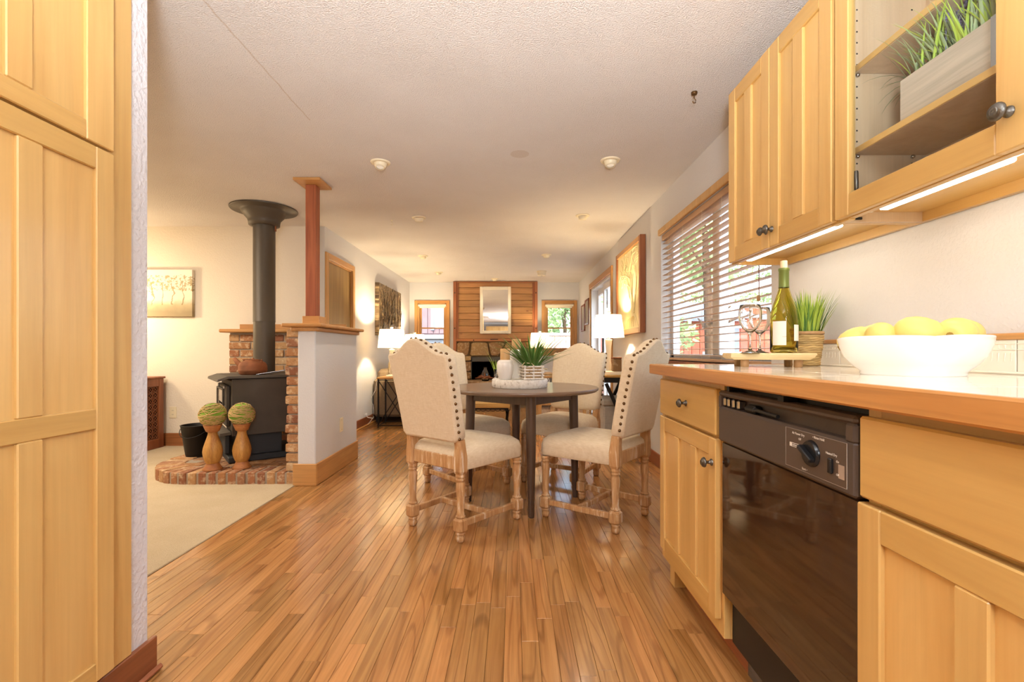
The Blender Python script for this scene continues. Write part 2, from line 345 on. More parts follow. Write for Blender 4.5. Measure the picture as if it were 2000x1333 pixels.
# ------------------------------------------------------------------ geometry helpers
class MB:
    """collects shapes that become one mesh"""
    def __init__(s): s.v = []; s.f = []; s.sm = []; s.mi = []
    def add(s, vs, fs, smooth=False, mi=0, X=None):
        o = len(s.v)
        s.v += [tuple(X @ Vector(q)) for q in vs] if X is not None else [tuple(q) for q in vs]
        s.f += [tuple(i+o for i in q) for q in fs]; s.sm += [smooth]*len(fs); s.mi += [mi]*len(fs); return s
    def box(s, x0, x1, y0, y1, z0, z1, b=0.0, mi=0, X=None):
        if x0 > x1: x0, x1 = x1, x0
        if y0 > y1: y0, y1 = y1, y0
        if z0 > z1: z0, z1 = z1, z0
        b = min(b, (x1-x0)*0.45, (y1-y0)*0.45, (z1-z0)*0.45)
        if b <= 0:
            vs = [(x, y, z) for x in (x0, x1) for y in (y0, y1) for z in (z0, z1)]
            return s.add(vs, [(0, 1, 3, 2), (4, 6, 7, 5), (0, 4, 5, 1), (2, 3, 7, 6), (0, 2, 6, 4), (1, 5, 7, 3)], False, mi, X)
        vs = []; L = ((x0, x1), (y0, y1), (z0, z1)); idx = {}
        for i in (0, 1):
            for j in (0, 1):
                for k in (0, 1):
                    c = [L[0][i], L[1][j], L[2][k]]; sg = [1-2*i, 1-2*j, 1-2*k]
                    for a in range(3):
                        q = [c[t]+(0 if t == a else sg[t]*b) for t in range(3)]
                        idx[(i, j, k, a)] = len(vs); vs.append(q)
        fs = []
        for a in range(3):
            o = [t for t in range(3) if t != a]
            for e in (0, 1):
                loop = []
                for (p_, q_) in ((0, 0), (1, 0), (1, 1), (0, 1)):
                    k = [0, 0, 0]; k[a] = e; k[o[0]] = p_; k[o[1]] = q_; loop.append(idx[(*k, a)])
                if (e == 1) == (a == 1): loop = loop[::-1]
                fs.append(tuple(loop))
            for p_ in (0, 1):
                for q_ in (0, 1):
                    k0 = [0, 0, 0]; k0[o[0]] = p_; k0[o[1]] = q_; k1 = list(k0); k1[a] = 1
                    fs.append((idx[(*k0, o[0])], idx[(*k1, o[0])], idx[(*k1, o[1])], idx[(*k0, o[1])]))
        for i in (0, 1):
            for j in (0, 1):
                for k in (0, 1): fs.append((idx[(i, j, k, 0)], idx[(i, j, k, 1)], idx[(i, j, k, 2)]))
        return s.add(vs, fs, False, mi, X)
    def lathe(s, prof, n=24, X=None, mi=0, smooth=True, cap0=True, cap1=True, sx=1.0, sy=1.0):
        vs = []; fs = []
        for r, z in prof:
            for i in range(n):
                a = 2*PI*i/n; vs.append((r*math.cos(a)*sx, r*math.sin(a)*sy, z))
        for j in range(len(prof)-1):
            for i in range(n):
                k = (i+1) % n; fs.append((j*n+i, j*n+k, (j+1)*n+k, (j+1)*n+i))
        s.add(vs, fs, smooth, mi, X)
        if cap0 and prof[0][0] > 1e-6: s.add(vs[:n], [tuple(range(n))[::-1]], False, mi, X)
        if cap1 and prof[-1][0] > 1e-6: s.add(vs[-n:], [tuple(range(n))], False, mi, X)
        return s
    def tube(s, pts, r, n=8, mi=0, X=None, cap=True):
        pts = [Vector(q) for q in pts]; rs = r if isinstance(r, (list, tuple)) else [r]*len(pts)
        rings = []; up = Vector((0, 0, 1))
        for i, q in enumerate(pts):
            d = (pts[min(i+1, len(pts)-1)]-pts[max(i-1, 0)])
            if d.length < 1e-9: d = Vector((0, 0, 1))
            d.normalize()
            a = d.cross(up)
            if a.length < 1e-3: a = d.cross(Vector((1, 0, 0)))
            a.normalize(); b = d.cross(a)
            rings.append([q+(a*math.cos(2*PI*k/n)+b*math.sin(2*PI*k/n))*rs[i] for k in range(n)])
        vs = [tuple(q) for rg in rings for q in rg]; fs = []
        for j in range(len(rings)-1):
            for k in range(n): fs.append((j*n+k, j*n+(k+1) % n, (j+1)*n+(k+1) % n, (j+1)*n+k))
        s.add(vs, fs, True, mi, X)
        if cap: s.add(vs[:n], [tuple(range(n))], False, mi, X); s.add(vs[-n:], [tuple(range(n))[::-1]], False, mi, X)
        return s
    def loft(s, loops, mi=0, smooth=True, cap0=True, cap1=True, X=None):
        n = len(loops[0]); vs = [tuple(q) for lp in loops for q in lp]; fs = []
        for j in range(len(loops)-1):
            for i in range(n):
                k = (i+1) % n; fs.append((j*n+i, j*n+k, (j+1)*n+k, (j+1)*n+i))
        s.add(vs, fs, smooth, mi, X)
        if cap0: s.add(vs[:n], [tuple(range(n))[::-1]], smooth, mi, X)
        if cap1: s.add(vs[-n:], [tuple(range(n))], smooth, mi, X)
        return s
    def ball(s, c, r, n=16, m=10, mi=0, sx=1, sy=1, sz=1, e=1.0, X=None):
        def pw(a): return math.copysign(abs(a)**e, a)
        vs = []; fs = []
        for j in range(m+1):
            t = -PI/2+PI*j/m
            for i in range(n):
                a = 2*PI*i/n
                vs.append((c[0]+r*sx*pw(math.cos(t))*pw(math.cos(a)), c[1]+r*sy*pw(math.cos(t))*pw(math.sin(a)), c[2]+r*sz*pw(math.sin(t))))
        for j in range(m):
            for i in range(n): fs.append((j*n+i, j*n+(i+1) % n, (j+1)*n+(i+1) % n, (j+1)*n+i))
        return s.add(vs, fs, True, mi, X)
    def blade(s, base, az, lean, length, width, curl=1.0, seg=6, mi=0):
        """a grass blade: a tapering strip, folded along its middle"""
        p0 = Vector(base); a = lean; pts = [p0]; dirs = []
        for i in range(seg):
            d = Vector((math.cos(az)*math.sin(a), math.sin(az)*math.sin(a), math.cos(a)))
            dirs.append(d); pts.append(pts[-1]+d*(length/seg)); a += curl/seg
        side = Vector((-math.sin(az), math.cos(az), 0)); vs = []; fs = []
        for i, q in enumerate(pts):
            t = i/seg; w_ = width*(1-t**1.8)*(0.6+0.4*min(1, t*4))*0.5
            nrm = side.cross(dirs[min(i, seg-1)])
            vs += [tuple(q-side*w_), tuple(q+nrm*w_*0.5), tuple(q+side*w_)]
        for i in range(seg):
            o = i*3; fs += [(o, o+1, o+4, o+3), (o+1, o+2, o+5, o+4)]
        return s.add(vs, fs, True, mi)
    def build(s, name, mats, parent=None, loc=None, recalc=False):
        me = bpy.data.meshes.new(name)
        vs = s.v if loc is None else [(q[0]-loc[0], q[1]-loc[1], q[2]-loc[2]) for q in s.v]
        me.from_pydata(vs, [], s.f)
        if any(not q for q in s.sm) or recalc:
            bm_ = bmesh.new(); bm_.from_mesh(me); bmesh.ops.recalc_face_normals(bm_, faces=bm_.faces); bm_.to_mesh(me); bm_.free()
        for mt in (mats if isinstance(mats, (list, tuple)) else [mats]): me.materials.append(mt)
        me.polygons.foreach_set('use_smooth', s.sm); me.polygons.foreach_set('material_index', s.mi); me.update()
        o = bpy.data.objects.new(name, me); COL.objects.link(o)
        if loc is not None: o.location = loc
        if parent is not None:
            o.parent = parent
        return o
def thing(name, label, cat, loc=(0, 0, 0), rz=0.0, group=None):
    o = bpy.data.objects.new(name, None); COL.objects.link(o); o.location = loc; o.rotation_euler = (0, 0, rz)
    o.empty_display_size = 0.05; o['label'] = label; o['category'] = cat
    if group: o['group'] = group
    return o
def tag(o, label, cat, group=None):
    o['label'] = label; o['category'] = cat
    if group: o['group'] = group
    return o
def root_of(o):
    while o.parent is not None: o = o.parent
    return o
def part(name, mb, mat, parent, label=None, stuff=False, origin=None):
    """mesh child; mb is given in world axes, moved into the space of its unrotated thing"""
    r = root_of(parent); off = Vector(r.location)
    if parent is not r: off = off+Vector(parent.location)
    c = Vector(origin) if origin else off
    o = mb.build(name, mat, parent, tuple(c)); o.location = tuple(c-off)
    if label: o['label'] = label
    if stuff: o['kind'] = 'stuff'
    return o
def local(name, mb, mat, parent, label=None, stuff=False):
    """mesh child whose mb is already in the thing's own axes"""
    o = mb.build(name, mat, parent)
    if label: o['label'] = label
    if stuff: o['kind'] = 'stuff'
    return o
def struct(name, mb=None, mat=None, label=None, loc=None, cat=None):
    if mb is None:
        o = bpy.data.objects.new(name, None); COL.objects.link(o)
        if loc: o.location = loc
    else: o = mb.build(name, mat, None, loc)
    o['kind'] = 'structure'
    if label: o['label'] = label
    if cat: o['category'] = cat
    return o
def copy_tree(o, parent=None):
    c = o.copy(); COL.objects.link(c)
    if parent is not None: c.parent = parent
    for ch in list(o.children): copy_tree(ch, c)
    return c
def at(px, py, Y): return ((px-CX)*Y/F, Y, H-(py-HY)*Y/F)
def TR(x, y, z, rz=0.0, rx=0.0, ry=0.0): return Matrix.Translation((x, y, z)) @ Euler((rx, ry, rz)).to_matrix().to_4x4()

# ------------------------------------------------------------------ the setting
def wall_y(name, x0, x1, y0, y1, holes, mat, z1=CEIL):
    """wall running along Y with rectangular holes (ya, yb, za, zb)"""
    mb = MB(); ys = y0
    for (a, b, c, d) in sorted(holes):
        mb.box(x0, x1, ys, a, 0, z1)
        if c > 0: mb.box(x0, x1, a, b, 0, c)
        mb.box(x0, x1, a, b, d, z1); ys = b
    mb.box(x0, x1, ys, y1, 0, z1); return struct(name, mb, mat)
def wall_x(name, y0, y1, x0, x1, holes, mat, z1=CEIL):
    mb = MB(); xs = x0
    for (a, b, c, d) in sorted(holes):
        mb.box(xs, a, y0, y1, 0, z1)
        if c > 0: mb.box(a, b, y0, y1, 0, c)
        mb.box(a, b, y0, y1, d, z1); xs = b
    mb.box(xs, x1, y0, y1, 0, z1); return struct(name, mb, mat)

struct('ceiling', MB().box(-5.3, XR+0.14, -4.2, YF+0.12, CEIL, CEIL+0.12), M['popcorn'])
WIN1 = (2.235, 3.905, 0.895, 1.915)
SLD = (5.87, 7.42, 0.0, 1.93)
wall_y('wall_right', XR, XR+0.14, -4.2, YF+0.12, [WIN1, SLD], M['wall'])
DOOR = (4.92, 5.66, 0.0, 1.92)
wall_y('wall_left', XL-0.12, XL, YH, YF+0.12, [DOOR], M['wall'])
WL = (-1.775, -1.235, 1.0, 1.85); WR = (0.575, 1.12, 1.0, 1.85)
wall_x('wall_far', YF, YF+0.12, XL, XR, [WL, WR], M['wall'])
struct('wall_hearth', MB().box(-5.3, XL-0.12, YH, YH+0.12, 0, CEIL), M['cream'])
struct('wall_den', MB().box(-5.3, -5.18, 1.34, YH, 0, CEIL), M['cream'])
struct('wall_near', MB().box(-5.18, -1.10, 1.31, 1.43, 0, CEIL), M['wall_knock'])
struct('wall_pantry', MB().box(-1.92, -1.80, -4.2, 1.31, 0, CEIL), M['wall'])
struct('wall_kitchen_end', MB().box(-1.80, XR, -4.2, -4.08, 0, CEIL), M['wall'])
struct('wall_cupboards', MB().box(-1.2, 0.9, -4.08, -3.6, 0.1, 2.05, 0.01).box(-1.15, -0.66, -3.6, -3.58, 0.15, 2.0, 0.006).box(-0.64, -0.15, -3.6, -3.58, 0.15, 2.0, 0.006).box(-0.13, 0.36, -3.6, -3.58, 0.15, 2.0, 0.006).box(0.38, 0.87, -3.6, -3.58, 0.15, 2.0, 0.006), M['maple_z'], 'maple cupboards built into the kitchen end, seen in the far mirror')
struct('wall_closet', MB().box(XL-0.9, XL-0.85, 4.97, 5.7, 0, CEIL), M['wall'])

# floor: oak strips laid lengthwise, the nearest 300 singly, the rest joined
fl = struct('floor', MB().box(-5.3, XR+0.14, -4.2, YF+0.12, -0.10, -0.014), M['mortar_dark'])
BW = 0.0571
boards = []
x = -1.572
while x < XR-0.003:
    x1 = min(x+BW, XR); y = -4.08-rnd.random()*0.8
    lo = -4.08
    while y < YF:
        L = rnd.choice((0.32, 0.45, 0.6, 0.75, 0.9, 1.1, 1.3))*(0.85+0.3*rnd.random())
        ya, yb = max(y, lo), min(y+L, YF)
        if yb-ya > 0.05: boards.append((x, x1, ya, yb))
        y += L
    x += BW
x = -1.572
while x > XL+0.003:
    x1 = max(x-BW, XL); y = YH-rnd.random()*0.8
    while y < YF:
        L = rnd.choice((0.32, 0.45, 0.6, 0.75, 0.9, 1.1, 1.3))*(0.85+0.3*rnd.random())
        ya, yb = max(y, YH), min(y+L, YF)
        if yb-ya > 0.05: boards.append((x1, x, ya, yb))
        y += L
    x -= BW
def seen(bd):
    xm, ye = (bd[0]+bd[1])/2, bd[3]
    if ye < 1.30: return -1
    yv = max(bd[2], 1.40); ym = max(yv, min(bd[3], abs(xm)*0.93))
    if ym >= bd[3] and abs(xm)/bd[3] > 1.075: return -1
    if xm < -1.0 and bd[3] < 1.45: return -1
    if xm > 0.70 and bd[3] < 2.0: return -1
    return (1/ (yv*yv))*min(1, (bd[3]-yv)/0.4+0.15)
order = sorted(boards, key=seen, reverse=True)
single = set(order[:300]); rest = MB()
def fb(mb, b_): return mb.box(b_[0]+0.0004, b_[1]-0.0004, b_[2]+0.0004, b_[3]-0.0004, -0.014, 0.0, 0.0009)
for b_ in boards:
    if b_ in single:
        c = ((b_[0]+b_[1])/2, (b_[2]+b_[3])/2, -0.014)
        o = fb(MB(), b_).build('floorboard', M['oak_floor'], fl, c)
far = [MB() for _ in range(5)]
for b_ in boards:
    if b_ not in single: fb(far[rnd.randrange(5)], b_)
for mb in far[:1]+far[1:]:
    o = mb.build('floorboard', M['oak_floor'], fl, (rnd.random()*0.01, 0, 0)); o['kind'] = 'stuff'
# carpet with its bound edge
cp = struct('carpet', None)
bpy.data.objects.remove(cp)
mb = MB().box(-5.18, -1.572, 1.43, YH, -0.014, 0.006, 0.004)
cp = mb.build('carpet', M['carpet'], None, None); cp['kind'] = 'stuff'
tag(cp, 'cream cut-pile carpet of the den beside the oak floor', 'carpet')

# half wall with baseboard
PX0, PX1, PY0, PY1, PZ = -1.555, -1.427, 3.43, 4.335, 1.125
struct('wall_partition', MB().box(PX0, PX1, PY0, PY1, 0, PZ, 0.006), M['wall'])
bb = struct('baseboard_partition', MB().box(PX0-0.03, PX1+0.013, PY0-0.016, PY0, 0, 0.158, 0.004), M['oak_x'])
struct('baseboard_partition_side', MB().box(PX1, PX1+0.013, PY0, PY1, 0, 0.158, 0.004), M['oak_y'])
struct('baseboard_near', MB().box(-1.10, -1.085, 0.2, 1.452, 0, 0.104, 0.003), M['base_dark'])
struct('trim_1', MB().box(-1.085, -1.068, 0.2, 1.458, 0, 0.020, 0.008), M['base_dark'], 'reddish shoe moulding at the foot of the pantry baseboard')
struct('baseboard_hearth', MB().box(-5.18, -2.76, YH-0.014, YH, 0.0, 0.135, 0.004), M['base_x'])
struct('baseboard_left', MB().box(XL, XL+0.014, 5.74, YF, 0, 0.115, 0.004), M['base_dark'])
struct('trim_2', MB().box(XL+0.014, XL+0.03, 5.74, YF, 0, 0.02, 0.008), M['oak_y'], 'shoe moulding along the left wall')
struct('baseboard_right', MB().box(XR-0.014, XR, 2.06, 5.79, 0, 0.115, 0.004), M['base_dark'])
struct('baseboard_far', MB().box(XL, XR, YF-0.014, YF, 0, 0.115, 0.004), M['base_x'])
struct('trim_3', MB().box(-1.59, -1.572, 1.43, 3.43, -0.012, 0.004, 0.003), M['oak_y'], 'wooden edge strip between carpet and oak floor')

# oak cap of the half wall, post that stands on it
cap = thing('oak_ledge', 'oak ledge capping the grey half wall', 'ledge', (-1.5, 3.8, PZ))
part('ledge_board', MB().box(-1.655, -1.367, 3.385, 4.36, PZ+0.018, PZ+0.043, 0.007), M['oak_x'], cap)
mb = MB(); mb.box(-1.60, -1.405, 3.412, 3.43, PZ-0.012, PZ+0.018, 0.006); mb.box(-1.427, -1.405, 3.43, 4.345, PZ-0.012, PZ+0.018, 0.006)
mb.box(-1.555, -1.427, 3.43, 4.335, PZ, PZ+0.018)
part('cove_moulding', mb, M['oak_y'], cap)
ps = thing('wood_post', 'square reddish fir post rising from the half wall to the ceiling', 'post', (-1.522, 3.61, PZ+0.043))
part('post_base', MB().box(-1.573, -1.445, 3.54, 3.67, PZ+0.043, PZ+0.105, 0.004), M['oak_x'], ps, 'honey oak block at the foot of the post')
part('post_shaft', MB().box(-1.561, -1.483, 3.57, 3.648, PZ+0.105, CEIL-0.02, 0.003), M['fir_post'], ps)
part('post_plate', MB().box(-1.61, -1.412, 3.47, 3.70, CEIL-0.02, CEIL-0.001, 0.002), M['oak_x'], ps, 'flat wooden plate where the post meets the ceiling')

# brick alcove behind the stove
def brick_courses(parent, x0, x1, yf, z0, z1, bl, ch, depth, seed, axis='x', jx=0.002):
    r = random.Random(seed); z = z0; k = 0
    while z+ch*0.6 < z1:
        zt = min(z+ch-0.011, z1); q = x0-(bl*0.5 if k % 2 else 0)
        while q < x1-0.02:
            a, b = max(q, x0), min(q+bl-0.011, x1)
            if b-a > 0.02:
                d = r.uniform(-0.004, 0.004)
                if axis == 'x': mb = MB().box(a, b, yf+d, yf+depth, z, zt, 0.005); c = ((a+b)/2, yf, z)
                else: mb = MB().box(yf-depth, yf+d, a, b, z, zt, 0.005); c = (yf, (a+b)/2, z)
                mb.build('brick', M['brick'], parent, c)
            q += bl
        z += ch; k += 1
bw = struct('wall_brick', MB().box(-2.745, -1.64, 4.61, YH, 0.0, 1.145), M['mortar'], 'used-brick wall behind the wood stove')
brick_courses(bw, -2.75, -1.645, 4.60, 0.095, 1.145, 0.215, 0.0745, 0.05, 3)
bw2 = struct('wall_brick_return', MB().box(-1.635, PX0, 3.462, 4.61, 0, PZ), M['mortar'], 'narrow used-brick column edging the grey half wall')
r = random.Random(9); z = 0.098
while z < PZ-0.02:
    zt = min(z+0.0595, PZ); d = r.uniform(-0.006, 0.006)
    MB().box(-1.648+d, PX0+0.001, 3.448+d*0.5, 3.56, z, zt, 0.006).build('brick', M['brick'], bw2, (-1.60, 3.45, z)); z += 0.0695
brick_courses(bw2, 3.57, 4.60, -1.645, 0.098, PZ, 0.215, 0.0695, -0.04, 5, 'y')
mn = thing('mantel_shelf', 'oak shelf with a backboard on top of the brick wall behind the stove', 'shelf', (-2.2, 4.6, 1.145))
part('shelf_board', MB().box(-2.81, -1.66, 4.53, YH-0.002, 1.147, 1.18, 0.009), M['oak_x'], mn)
part('backboard', MB().box(-2.71, -1.66, 4.71, 4.735, 1.18, 1.235, 0.003), M['oak_x'], mn)

# raised brick hearth: soldiers round the rim, pavers inside
def hearth_outline(off=0.0):
    pts = [(-1.575, 3.448+off)]; cx, cy, rr = -2.36, 3.86, 0.435-off
    n = 11
    for i in range(n+1):
        a = -PI/2-(PI/2)*i/n; pts.append((cx+rr*math.cos(a)*1.02, cy-0.0+rr*0.985*math.sin(a)))
    pts.append((-2.80+off, 4.60)); return pts
he = struct('floor_hearth', None, loc=(-2.2, 4.0, 0), label='raised brick hearth with a rounded end under the wood stove')
op = hearth_outline(0.006); n = len(op)
vs = [(x, y, 0.0) for x, y in op]+[(-1.575, 4.60, 0.0)]; k = len(vs)
core = MB().add([(x, y, 0.002) for x, y, z in vs]+[(x, y, 0.084) for x, y, z in vs], [tuple(range(k)), tuple(range(k, 2*k))]+[(i, (i+1) % k, k+(i+1) % k, k+i) for i in range(k)])
part('mortar_bed', core, M['mortar'], he)
path = hearth_outline(0.0); pv = [Vector((a, b, 0)) for a, b in path]
seg = [(pv[i], pv[i+1], (pv[i+1]-pv[i]).length) for i in range(len(pv)-1)]; tot = sum(q[2] for q in seg)
pitch = 0.0705; s_ = 0.012; r = random.Random(21)
while s_+0.055 < tot:
    q = s_+0.029; u = q
    for a, b, L in seg:
        if u <= L: break
        u -= L
    d = (b-a).normalized(); c = a+d*u; inward = Vector((d.y, -d.x, 0))
    if inward.dot(Vector((-2.1, 4.1, 0))-c) < 0: inward = -inward
    ang = math.atan2(d.y, d.x); h = 0.090+r.uniform(-0.003, 0.003); W = 0.029+r.uniform(-0.002, 0.001)
    X = TR(c.x-2.2+2.2, c.y, 0, math.atan2(inward.y, inward.x))
    mb = MB().box(r.uniform(-0.004, 0.003), 0.19, -W, W, 0.001, h, 0.005, X=X)
    part('brick', mb, M['brick'], he, origin=(c.x, c.y, 0)); s_ += pitch
# inner pavers
y = 3.655; k = 0
while y < 4.56:
    x = -2.60+(0.10 if k % 2 else 0)
    while x < -1.66:
        mb = MB().box(x, min(x+0.19, -1.65), y, y+0.09, 0.03, 0.089+r.uniform(-0.002, 0.002), 0.004)
        part('paver', mb, M['paver'], he, origin=(x, y, 0.03)); x += 0.2
    y += 0.1; k += 1

# far windows
def far_window(name, hole, lab):
    x0, x1, z0, z1 = hole; t = struct(name, None, loc=((x0+x1)/2, YF, z0), label=lab)
    c = 0.055; mb = MB()
    mb.box(x0-c, x0, YF-0.018, YF, z0-0.0, z1+c, 0.003); mb.box(x1, x1+c, YF-0.018, YF, z0, z1+c, 0.003)
    part('casing', mb, M['oak_z'], t)
    part('head_casing', MB().box(x0, x1, YF-0.018, YF, z1, z1+c, 0.003), M['oak_x'], t)
    part('sill', MB().box(x0-c-0.02, x1+c+0.02, YF-0.05, YF+0.06, z0-0.025, z0, 0.004), M['oak_x'], t)
    part('apron', MB().box(x0-c, x1+c, YF-0.016, YF, z0-0.12, z0-0.025, 0.003), M['oak_x'], t)
    mb = MB(); mb.box(x0, x0+0.035, YF, YF+0.10, z0, z1); mb.box(x1-0.035, x1, YF, YF+0.10, z0, z1); mb.box(x0, x1, YF, YF+0.10, z1-0.02, z1)
    part('jamb', mb, M['oak_z'], t)
    zm = 1.395
    for nm, za, zb, yo in (('lower_sash', z0, zm+0.012, 0.03), ('upper_sash', zm-0.012, z1-0.02, 0.055)):
        a, b = x0+0.035, x1-0.035; mb = MB()
        mb.box(a, a+0.03, YF+yo, YF+yo+0.024, za, zb, 0.002); mb.box(b-0.03, b, YF+yo, YF+yo+0.024, za, zb, 0.002)
        mb.box(a+0.03, b-0.03, YF+yo, YF+yo+0.024, za, za+0.024, 0.002); mb.box(a+0.03, b-0.03, YF+yo, YF+yo+0.024, zb-0.024, zb, 0.002)
        sh = part(nm, mb, M['oak_z'], t)
        part('pane', MB().box(a+0.03, b-0.03, YF+yo+0.010, YF+yo+0.013, za+0.024, zb-0.024), M['pane'], sh)
    return t
far_window('window_2', WL, 'small sash window left of the wood-panelled chimney')
far_window('window_3', WR, 'small sash window right of the chimney with trees outside')
for hole, lab in ((WL, 'cream roller shade rolled up in the window left of the chimney'), (WR, 'cream roller shade rolled up in the window right of the chimney')):
    t = thing('roller_shade', lab, 'blind', ((hole[0]+hole[1])/2, YF+0.01, hole[3]-0.03))
    X = TR(0, 0, 0, 0, 0, PI/2)
    mb = MB().lathe([(0.026, hole[0]+0.012), (0.026, hole[1]-0.012)], 16, X=TR(0, YF+0.01, hole[3]-0.033, 0, 0, PI/2))
    part('roll', mb, M['cream_frame'], t)
    part('hem', MB().box(hole[0]+0.018, hole[1]-0.018, YF+0.004, YF+0.008, hole[3]-0.085, hole[3]-0.05), M['cream_frame'], t)

# big window on the right, vinyl frame, header board and sill
y0, y1, z0, z1 = WIN1
t = struct('window_1', None, loc=(XR, (y0+y1)/2, z0), label='wide white vinyl window behind the wooden blind')
mb = MB(); fx0, fx1 = XR+0.085, XR+0.135
mb.box(fx0, fx1, y0, y0+0.05, z0, z1); mb.box(fx0, fx1, y1-0.05, y1, z0, z1); mb.box(fx0, fx1, y0, y1, z0, z0+0.05); mb.box(fx0, fx1, y0, y1, z1-0.05, z1)
part('frame', mb, M['vinyl'], t)
part('mullion', MB().box(fx0-0.008, fx1, 2.98, 3.08, z0+0.05, z1-0.05, 0.004), M['vinyl'], t)
for a, b in ((y0+0.05, 2.98), (3.08, y1-0.05)):
    part('pane', MB().box(XR+0.108, XR+0.112, a, b, z0+0.05, z1-0.05), M['pane'], t)
part('sill', MB().box(XR-0.02, XR+0.085, y0-0.01, y1+0.012, z0-0.022, z0, 0.003), M['base_dark'], t, 'dark wooden sill board')
part('head_casing', MB().box(XR-0.022, XR, y0-0.05, y1+0.02, z1, z1+0.052, 0.005), M['natural'], t)
# blind
t = thing('window_blind', 'tan wooden slatted blind lowered in the wide window by the counter', 'blind', (XR+0.03, (y0+y1)/2, z1-0.03))
part('head_rail', MB().box(XR+0.004, XR+0.058, y0+0.006, y1-0.006, z1-0.045, z1-0.003, 0.003), M['slat'], t)
nsl = 22; sp_ = (z1-0.07-(z0+0.045))/(nsl-1)
slm = None
for i in range(nsl):
    z = z0+0.045+sp_*i
    if slm is None:
        slm = part('slat', MB().box(XR+0.006, XR+0.056, y0+0.008, y1-0.012, z-0.0015, z+0.0015, 0.001), M['slat'], t, origin=(XR+0.03, 3.0, z)); zb = z
    else:
        c = slm.copy(); COL.objects.link(c); c.location.z = slm.location.z+(z-zb); c.rotation_euler = (rnd.uniform(-0.003, 0.003), rnd.uniform(-0.03, 0.03)-0.03, 0)
part('bottom_rail', MB().box(XR+0.006, XR+0.056, y0+0.008, y1-0.012, z0+0.006, z0+0.024, 0.003), M['slat'], t)
mb = MB()
for yc in (2.42, 2.78, 3.07, 3.42, 3.74):
    for xc in (XR+0.004, XR+0.058): mb.tube([(xc, yc, z1-0.04), (xc, yc, z0+0.02)], 0.0009, 5)
part('ladder_cord', mb, M['cork'], t)
mb = MB(); mb.tube([(XR-0.004, 2.335, z1-0.05), (XR-0.006, 2.335, 1.242)], 0.0016, 6); mb.tube([(XR-0.004, 2.345, z1-0.05), (XR-0.006, 2.337, 1.242)], 0.0016, 6)
part('lift_cord', mb, M['base_dark'], t)
part('tassel', MB().lathe([(0.004, 0), (0.009, 0.004), (0.008, 0.024), (0.004, 0.03)], 12, X=TR(XR-0.0075, 2.336, 1.215)), M['peg'], t)

# patio door
y0, y1, z0, z1 = SLD
t = struct('door_2', None, loc=(XR, (y0+y1)/2, 0), label='white sliding patio door with an oak casing')
mb = MB(); mb.box(XR-0.02, XR, y0-0.075, y0, 0, z1+0.06, 0.004); mb.box(XR-0.02, XR, y1, y1+0.075, 0, z1+0.06, 0.004); part('casing', mb, M['oak_z'], t)
part('head_casing', MB().box(XR-0.024, XR, y0-0.08, y1+0.08, z1, z1+0.085, 0.004), M['oak_y'], t)
mb = MB(); mb.box(XR, XR+0.14, y0, y0+0.03, 0.004, z1); mb.box(XR, XR+0.14, y1-0.03, y1, 0.004, z1); mb.box(XR, XR+0.14, y0, y1, z1-0.03, z1); mb.box(XR+0.03, XR+0.14, y0, y1, 0.004, 0.04); part('frame', mb, M['vinyl'], t)
for nm, a, b, xo in (('sliding_panel', y0+0.03, 6.70, 0.05), ('fixed_panel', 6.60, y1-0.03, 0.095)):
    mb = MB(); X0, X1 = XR+xo, XR+xo+0.035
    mb.box(X0, X1, a, a+0.075, 0.04, z1-0.03, 0.003); mb.box(X0, X1, b-0.075, b, 0.04, z1-0.03, 0.003); mb.box(X0, X1, a+0.075, b-0.075, 0.04, 0.13); mb.box(X0, X1, a+0.075, b-0.075, z1-0.11, z1-0.03)
    q = part(nm, mb, M['vinyl'], t)
    part('pane', MB().box(X0+0.014, X0+0.018, a+0.075, b-0.075, 0.13, z1-0.11), M['pane'], q)
    if nm == 'sliding_panel': part('pull', MB().box(X0-0.02, X0, b-0.05, b-0.03, 0.95, 1.15, 0.004), M['black'], q)

# wooden door in the left wall
y0, y1, z0, z1 = DOOR
t = struct('door_1', None, loc=(XL, (y0+y1)/2, 0), label='flat wood-veneer door with a yellow oak casing beyond the half wall')
mb = MB(); mb.box(XL, XL+0.018, y0-0.07, y0, 0, z1+0.065, 0.004); mb.box(XL, XL+0.018, y1, y1+0.07, 0, z1+0.065, 0.004); part('casing', mb, M['oak_z'], t)
part('head_casing', MB().box(XL, XL+0.018, y0, y1, z1, z1+0.065, 0.004), M['oak_y'], t)
mb = MB(); mb.box(XL-0.12, XL, y0, y0+0.015, 0, z1); mb.box(XL-0.12, XL, y1-0.015, y1, 0, z1); mb.box(XL-0.12, XL, y0, y1, z1-0.015, z1); part('jamb', mb, M['oak_z'], t)
dl = part('door_leaf', MB().box(XL-0.055, XL-0.015, y0+0.017, y1-0.017, 0.012, z1-0.018, 0.002), M['door_veneer'], t)
mb = MB()
for z in (0.25, 1.0, 1.72): mb.lathe([(0.006, 0), (0.006, 0.09)], 8, X=TR(XL-0.008, y0+0.02, z-0.045))
part('hinge', mb, M['brass'], dl)
part('door_knob', MB().ball((XL+0.03, y1-0.08, 0.95), 0.026).lathe([(0.012, 0), (0.012, 0.05)], 10, X=TR(XL-0.015, y1-0.08, 0.95, 0, 0, PI/2)), M['brass'], dl)

